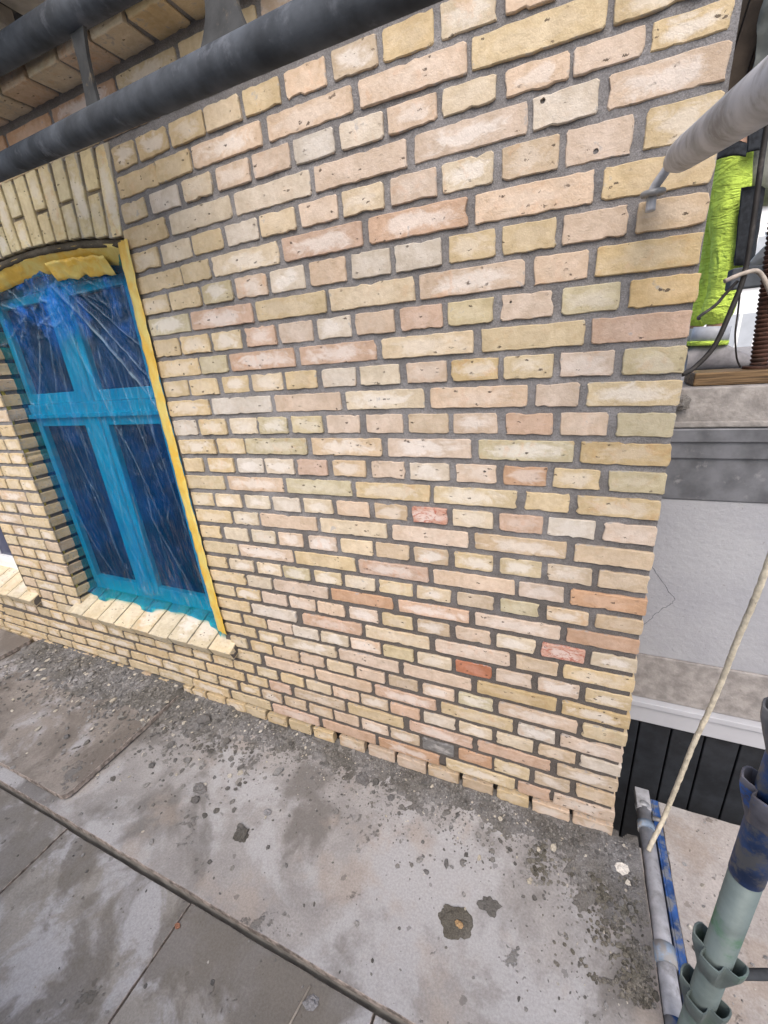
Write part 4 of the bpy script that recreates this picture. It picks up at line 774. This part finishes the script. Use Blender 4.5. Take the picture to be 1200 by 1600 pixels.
plate(lo(-1.9) + Vector((0, 0, .014)), hi_(-1.88) - Vector((0, 0, .012)), .125, .066, .10)
# overhead planks of the next lift (seen from below in the top left corner)
for i, (xa, xb) in enumerate(((-1.80, -1.425), (-1.365, -1.16))):
    tag(boxobj('scaffold_plank', (xa, -.58, 2.30), (xb, -.235, 2.34), CREAMBOARD, None, .003, None), 'grey overhead scaffold plank in the top left corner, ' + ('left one of the pair', 'right one of the pair')[i], 'plank', 'overhead planks')
tag(boxobj('gap_darkening_sheet', (-1.82, -.60, 2.345), (-1.14, -.22, 2.351), BLACKM, None, 0), 'black sheet added on the overhead planks in the top left corner to darken their gaps', 'sheet')  # added so that the gaps between the planks look dark from below
# wall tie
wt = tag(empty('wall_tie', (-.09, -.02, 1.80)), 'pale steel tie tube hooked into the wall near the brick corner', 'wall tie')
def wp_(o): o.parent = wt; o.matrix_parent_inverse = Matrix.Translation((.09, .02, -1.80)); return o
t0 = Vector((-.080, -.062, 1.826)); t1 = Vector((-.072, -.512, 1.739)); td = (t1 - t0).normalized()
wp_(MB().tube([t0, t0 + td * .006, t0 + td * .03, t0 + td * .075, t0 + td * .12, t1, t1 + td * .5], [.013, .0165, .019, .0235, .0242, .0242, .0242], 28).build('tube', PALEGALV))
hk = [t0 + td * .02, t0 - td * .012, Vector((-.092, -.045, 1.812)), Vector((-.102, -.036, 1.797)), Vector((-.1035, -.034, 1.781)), Vector((-.1035, -.034, 1.762))]
wp_(MB().tube(smooth_path(hk, 5), .0082, 14).build('hook', PALEGALV))
ey = [(-.1025 + .0155 * math.cos(a), -.034 + .0155 * math.sin(a), 1.7905 + .002 * math.sin(a)) for a in [2 * math.pi * k / 20 for k in range(21)]]
wp_(MB().tube(ey, .0058, 10, caps=False).build('eyelet', GALV)); wp_(MB().tube([(-.1025, -.022, 1.7915), (-.1025, .02, 1.7915)], .005, 10).build('eyelet_shank', GALV))
# standard with cups
SX, SY = .123, -.447
sdr = tag(empty('scaffold_standard', (SX, SY, -.5)), 'steel scaffold upright with cup couplers, blue above and grey green below', 'scaffold upright')
def sp_(o): o.parent = sdr; o.matrix_parent_inverse = Matrix.Translation((-SX, -SY, .5)); return o
sp_(MB().tube([(SX, SY, -3.1), (SX, SY, .652)], .0242, 28).build('tube', GREENGALV)); sp_(MB().tube([(SX, SY, .648), (SX, SY, 2.75)], .0252, 28).build('blue_tube', BLUEP))
def cup(z, mat, h=.072):
    mb = MB(); lev = []; pr = []
    for p in range(4):
        for (da, r_) in ((-45, .0258), (-38, .0275), (-29, .036), (-22, .0425), (-12, .0440), (0, .0446), (12, .0440), (22, .0425), (29, .036), (38, .0275)): pr.append((R(52 + 90 * p + da), r_))
    n = len(pr)
    for (zz, k, ins) in ((-h, .06, 0), (-h * .62, .55, 0), (-h * .3, .92, 0), (-.001, 1.0, 0), (0, 1.0, .0006), (0, 1.0, .0034), (-.001, 1.0, .004), (-h * .3, .92, .004), (-h * .62, .55, .004), (-h * .85, .2, .003)):
        lev.append([(SX + (.0255 + (r_ - .0255) * k - ins) * math.cos(t), SY + (.0255 + (r_ - .0255) * k - ins) * math.sin(t), z + zz + .004 * math.cos(4 * (t - R(52)))) for t, r_ in pr])
    vs = [v for l in lev for v in l]; fs = [(l * n + i, l * n + (i + 1) % n, (l + 1) * n + (i + 1) % n, (l + 1) * n + i) for l in range(len(lev) - 1) for i in range(n)]
    mb.add(vs, fs, None, True); o = sp_(mb.build('cup', mat)); md = o.modifiers.new('e', 'EDGE_SPLIT'); md.split_angle = R(40)
cup(.420, GREENGALV); cup(.268, GREENGALV); cup(-.2, GREENGALV); cup(.858, simple('worn_blue_steel', (.10, .10, .12), .55, .4, 20, .001, metal=.3, dirt=(.04, .10, .30), dscale=18, dlo=.54, dhi=.6)); cup(1.005, simple('dark_cup_steel', (.13, .13, .135), .5, .3, 20, .001, metal=.3))
# ledger beside the deck
ld = tag(empty('ledger_tube', (.112, 0, -.02)), 'dusty steel ledger tube running along the right end of the deck', 'ledger tube')
def lp_(o): o.parent = ld; o.matrix_parent_inverse = Matrix.Translation((-.112, 0, .02)); return o
LX, LZ = .1165, -.006
lp_(MB().tube([(LX, .150, LZ), (LX, -.30, LZ), (LX, -.395, LZ)], .0215, 24).build('tube', PALEGALV)); lp_(MB().tube([(LX, -.394, LZ), (LX, -.421, LZ)], .0222, 24).build('blue_tube', BLUEP))
lp_(boxobj('end_plate', (LX - .022, .130, LZ - .004), (LX + .022, .205, LZ + .004 + .016), PALEGALV, None, .002))
lp_(MB().tube([(LX, .135, LZ), (LX, .15, LZ), (LX, .158, LZ)], [.024, .0255, .020], 24).build('end_collar', GALV)); lp_(MB().tube([(LX, .062, LZ), (LX, .088, LZ)], .0262, 24).build('clamp_ring', PALEBLUE))
lp_(MB().tube([(LX, -.292, LZ), (LX, -.248, LZ)], .0268, 24).build('clamp_ring', PALEBLUE))
bm = MB(); bm.box((.1415, -.418, -.05), (.1465, .180, .003)); bm.box((.147, -.418, -.001), (.1645, .180, .0032))
tag(bm.build('edge_angle', BLUEP, None, .001), 'chipped blue steel edge angle along the gritty panel', 'edge angle')
tag(MB().tube([(LX + .02, .108, LZ + .01), (LX + .06, .11, .0)], .008, 12).build('clamp_bolt', GALV), 'short steel clamp bolt between ledger end and blue edge', 'bolt')
tag(MB().tube([(.165, -.43, .33), (.32, -.40, .40)], .009, 12).build('steel_pin', DARKSTEEL), 'dark steel rod poking out behind the lower cup coupler', 'rod')
# rope
rp = smooth_path([(.150, -.40, 2.42), (.175, -.30, 2.1), (.195, -.18, 1.75), (.206, -.10, 1.42), (.201, -.055, 1.18), (.2015, -.035, 1.045), (.203, -.015, .95), (.2045, .020, .81), (.205, .044, .678), (.196, .05, .56), (.181, .052, .433), (.17, .053, .30), (.160, .056, .175), (.145, .040, .09), (.118, .0, .032), (.108, -.02, .020)], 10)
mb = MB(); n = 10; P = rp; vs = []
for i, p in enumerate(P):
    t = (P[min(i + 1, len(P) - 1)] - P[max(i - 1, 0)]).normalized(); a = t.cross(Vector((0, 1, 0))).normalized(); b = a.cross(t)
    for k in range(n):
        th_ = 2 * math.pi * k / n; r_ = .0068 * (1 + .10 * math.cos(3 * (th_ + i * .55))) + .0006 * nz(i * .4, 3); vs.append(p + a * r_ * math.cos(th_) + b * r_ * math.sin(th_))
mb.add(vs, [(i * n + k, i * n + (k + 1) % n, (i + 1) * n + (k + 1) % n, (i + 1) * n + k) for i in range(len(P) - 1) for k in range(n)], None, True)
tag(mb.build('rope', ROPE), 'cream rope hanging down to the ledger beside the brick corner', 'rope')
# ---------------------------------------------------------------- the worker bending forward on the neighbouring roof
person = empty('person_temp'); bpy.data.objects.remove(person)
def skin(name, nodes, edges, mat, root=0, sub=2, disp=0):
    me = bpy.data.meshes.new(name); me.from_pydata([n_[:3] for n_ in nodes], edges, []); me.materials.append(mat)
    o = bpy.data.objects.new(name, me); COLL.objects.link(o); o.modifiers.new('skin', 'SKIN').use_smooth_shade = True
    if not me.skin_vertices:
        bm = bmesh.new(); bm.from_mesh(me); bm.verts.layers.skin.verify(); bm.to_mesh(me); bm.free()
    for i, sv in enumerate(me.skin_vertices[0].data):
        r_ = nodes[i][3]; sv.radius = r_ if isinstance(r_, tuple) else (r_, r_); sv.use_root = (i == root)
    md = o.modifiers.new('sub', 'SUBSURF'); md.levels = sub; md.render_levels = sub
    if disp:
        tx = bpy.data.textures.new(name + '_folds', 'CLOUDS'); tx.noise_scale = .11; tx.noise_depth = 2; d = o.modifiers.new('folds', 'DISPLACE'); d.texture = tx; d.strength = disp; d.texture_coords = 'GLOBAL'
        md2 = None
    return o
BY = 1.35
# joints: near leg (n), far leg (f); the figure faces +X and bends forward at the hip
hipN, kneeN, ankN, toeN = (.305, BY - .02, 2.17), (.352, BY - .05, 1.80), (.345, BY - .02, 1.47), (.435, BY - .06, 1.395)
hipF, kneeF, ankF, toeF = (.30, BY + .16, 2.17), (.36, BY + .20, 1.80), (.30, BY + .22, 1.46), (.40, BY + .22, 1.395)
pel = (.295, BY + .07, 2.22); chest = (.62, BY + .07, 2.30); neck = (.76, BY + .07, 2.27); head = (.87, BY + .06, 2.22); 
shN, elN, haN = (.68, BY - .10, 2.24), (.72, BY - .14, 1.97), (.80, BY - .12, 1.74)
shF, elF, haF = (.68, BY + .24, 2.24), (.74, BY + .28, 1.98), (.84, BY + .24, 1.76)
N_ = [(*pel, (.06, .06)), (*hipN, .045), (*kneeN, .042), (*ankN, .035), (*hipF, .045), (*kneeF, .042), (*ankF, .035), (.46, BY + .07, 2.29, (.07, .07)), (*chest, (.09, .09)), (*neck, .05), (*head, (.085, .10)),
      (*shN, .05), (*elN, .04), (*haN, .028), (*shF, .05), (*elF, .04), (*haF, .028)]
body = skin('person', N_, [(0, 1), (1, 2), (2, 3), (0, 4), (4, 5), (5, 6), (0, 7), (7, 8), (8, 9), (9, 10), (8, 11), (11, 12), (12, 13), (8, 14), (14, 15), (15, 16)], SKIN)
tag(body, 'worker in yellow hi-vis trousers and grey jacket bending forward on the roof', 'person')
for hx in (haN, haF):   # fingers
    for j in range(4):
        MB().tube([(hx[0] + .002, hx[1] - .024 + .016 * j, hx[2] + .01), (hx[0] + .02, hx[1] - .026 + .017 * j, hx[2] - .05), (hx[0] + .012, hx[1] - .024 + .016 * j, hx[2] - .085 + .006 * abs(j - 1.5))], [.010, .009, .007], 10).build('finger', SKIN, body)
    MB().tube([(hx[0] + .01, hx[1] + .02, hx[2] + .02), (hx[0] + .045, hx[1] + .012, hx[2] - .01), (hx[0] + .055, hx[1] + .004, hx[2] - .04)], [.012, .010, .008], 10).build('thumb', SKIN, body)
tn = [(.292, BY + .07, 2.255, (.10, .115)), (.305, BY - .005, 2.14, (.078, .085)), (.325, BY - .03, 1.98, (.070, .076)), (.348, BY - .045, 1.82, (.064, .068)), (.348, BY - .04, 1.66, (.062, .066)), (.335, BY - .03, 1.56, (.066, .068)),
      (.30, BY + .15, 2.14, (.078, .085)), (.34, BY + .18, 1.98, (.072, .076)), (.36, BY + .20, 1.80, (.064, .068)), (.335, BY + .21, 1.65, (.062, .066)), (.31, BY + .22, 1.56, (.066, .068))]
tro = skin('trousers', tn, [(0, 1), (1, 2), (2, 3), (3, 4), (4, 5), (0, 6), (6, 7), (7, 8), (8, 9), (9, 10)], HIVIS, sub=3, disp=.02); tro.parent = body
for ax__, ay in ((.334, BY - .03), (.309, BY + .22)):   # reflective hem bands
    MB().tube([(ax__, ay, 1.560), (ax__ - .002, ay, 1.530), (ax__ - .004, ay, 1.500)], [.068, .070, .071], 20).build('reflective_band', SILVER, body)
    MB().tube([(ax__ - .004, ay, 1.502), (ax__ - .005, ay, 1.484)], [.074, .073], 20).build('hem', HIVIS, body)
jn = [(.345, BY + .05, 2.275, (.118, .135)), (.46, BY + .07, 2.31, (.145, .135)), (.60, BY + .07, 2.32, (.15, .13)), (.69, BY + .07, 2.29, (.11, .10)), (.68, BY - .11, 2.23, .068), (.72, BY - .15, 1.97, .056), (.785, BY - .13, 1.79, .045), (.68, BY + .25, 2.23, .068), (.74, BY + .29, 1.98, .056), (.825, BY + .25, 1.81, .045), (.425, BY + .0, 2.13, (.10, .10)), (.455, BY - .02, 1.99, (.07, .085))]
jac = skin('jacket', jn, [(0, 1), (1, 2), (2, 3), (3, 4), (4, 5), (5, 6), (3, 7), (7, 8), (8, 9), (1, 10), (10, 11)], GREYF, root=1, sub=3, disp=.04); jac.parent = body
skin('shirt', [(.275, BY + .07, 2.235, (.098, .105)), (.345, BY + .07, 2.29, (.105, .118))], [(0, 1)], NAVYF, disp=.01).parent = body
hr_ = skin('hair', [(.895, BY + .06, 2.27, (.088, .092)), (.865, BY + .06, 2.285, (.088, .09))], [(0, 1)], HAIR); hr_.parent = body
for sgn in (-1, 1): MB().tube([(.925, BY + .06 + sgn * .032, 2.185), (.935, BY + .06 + sgn * .032, 2.18)], .012, 12).build('eye', WHITEPAINT, body)
MB().tube([(.93, BY + .06, 2.19), (.965, BY + .06, 2.165), (.93, BY + .06, 2.15)], [.012, .014, .010], 10).build('nose', SKIN, body)
# pockets, knee patch
def patch(pts, th, mat, name):
    c = [Vector(p) for p in pts]; n_ = (c[1] - c[0]).cross(c[2] - c[0]).normalized(); mb = MB(); vs = []; K = 8
    for s_ in (0, 1):
        for j in range(K + 1):
            for i in range(K + 1):
                u, v = i / K, j / K; p = c[0].lerp(c[1], u).lerp(c[3].lerp(c[2], u), v); bul = math.sin(math.pi * u) * .018
                vs.append(p + n_ * (bul + s_ * th + .003 * nz(u * 5, v * 7, s_)))
    m = (K + 1) ** 2; fs = []
    for j in range(K):
        for i in range(K):
            a = j * (K + 1) + i; fs += [(a, a + K + 1, a + K + 2, a + 1), (m + a, m + a + 1, m + a + K + 2, m + a + K + 1)]
    for i in range(K):
        for a, b in ((i, i + 1), (K * (K + 1) + i, K * (K + 1) + i + 1), (i * (K + 1), (i + 1) * (K + 1)), (i * (K + 1) + K, (i + 1) * (K + 1) + K)): fs.append((a, b, m + b, m + a))
    mb.add(vs, fs, None, True); return mb.build(name, mat, body)
yf = BY - .105
patch([(.345, yf - .026, 1.78), (.418, yf + .014, 1.765), (.405, yf + .012, 2.035), (.325, yf - .020, 2.045)], .006, BLACKF, 'knee_patch')
patch([(.228, yf - .022, 2.150), (.318, yf - .034, 2.138), (.318, yf - .024, 2.180), (.230, yf - .012, 2.200)], .007, BLACKF, 'pocket_flap')
patch([(.322, yf - .016, 2.155), (.378, yf + .02, 2.150), (.370, yf + .03, 2.235), (.318, yf + .0, 2.235)], .006, BLACKF, 'hip_pocket')
for (ax__, ay) in ((.330, BY - .03), (.305, BY + .22)):
    sh = MB(); prof_ = [(-.085, .042, .09), (-.055, .052, .128), (.0, .054, .135), (.05, .050, .115), (.10, .048, .085), (.145, .040, .066), (.175, .024, .044)]; n = 14; vs = []
    for (dx, w, h) in prof_:
        for k in range(n):
            t = 2 * math.pi * k / n; vs.append((ax__ + dx + .01, ay + w * math.cos(t), 1.372 + max(0, h / 2 + h / 2 * math.sin(t))))
    sh.add(vs, [(i * n + k, i * n + (k + 1) % n, (i + 1) * n + (k + 1) % n, (i + 1) * n + k) for i in range(len(prof_) - 1) for k in range(n)] + [tuple(range(n)), tuple((len(prof_) - 1) * n + k for k in range(n))], None, True)
    so2 = sh.build('shoe', SHOEG, body)
    sl_ = MB(); out_ = [(-.09, .03), (-.05, .05), (.05, .05), (.13, .045), (.18, .02), (.18, -.02), (.13, -.045), (.05, -.05), (-.05, -.05), (-.09, -.03)]
    sl_.add([(ax__ + a + .01, ay + b, z) for z in (1.3525, 1.376) for a, b in out_], [tuple(range(10))[::-1], tuple(range(10, 20))] + [(i, (i + 1) % 10, 10 + (i + 1) % 10, 10 + i) for i in range(10)])
    sl_.build('sole', BLACKF, so2)
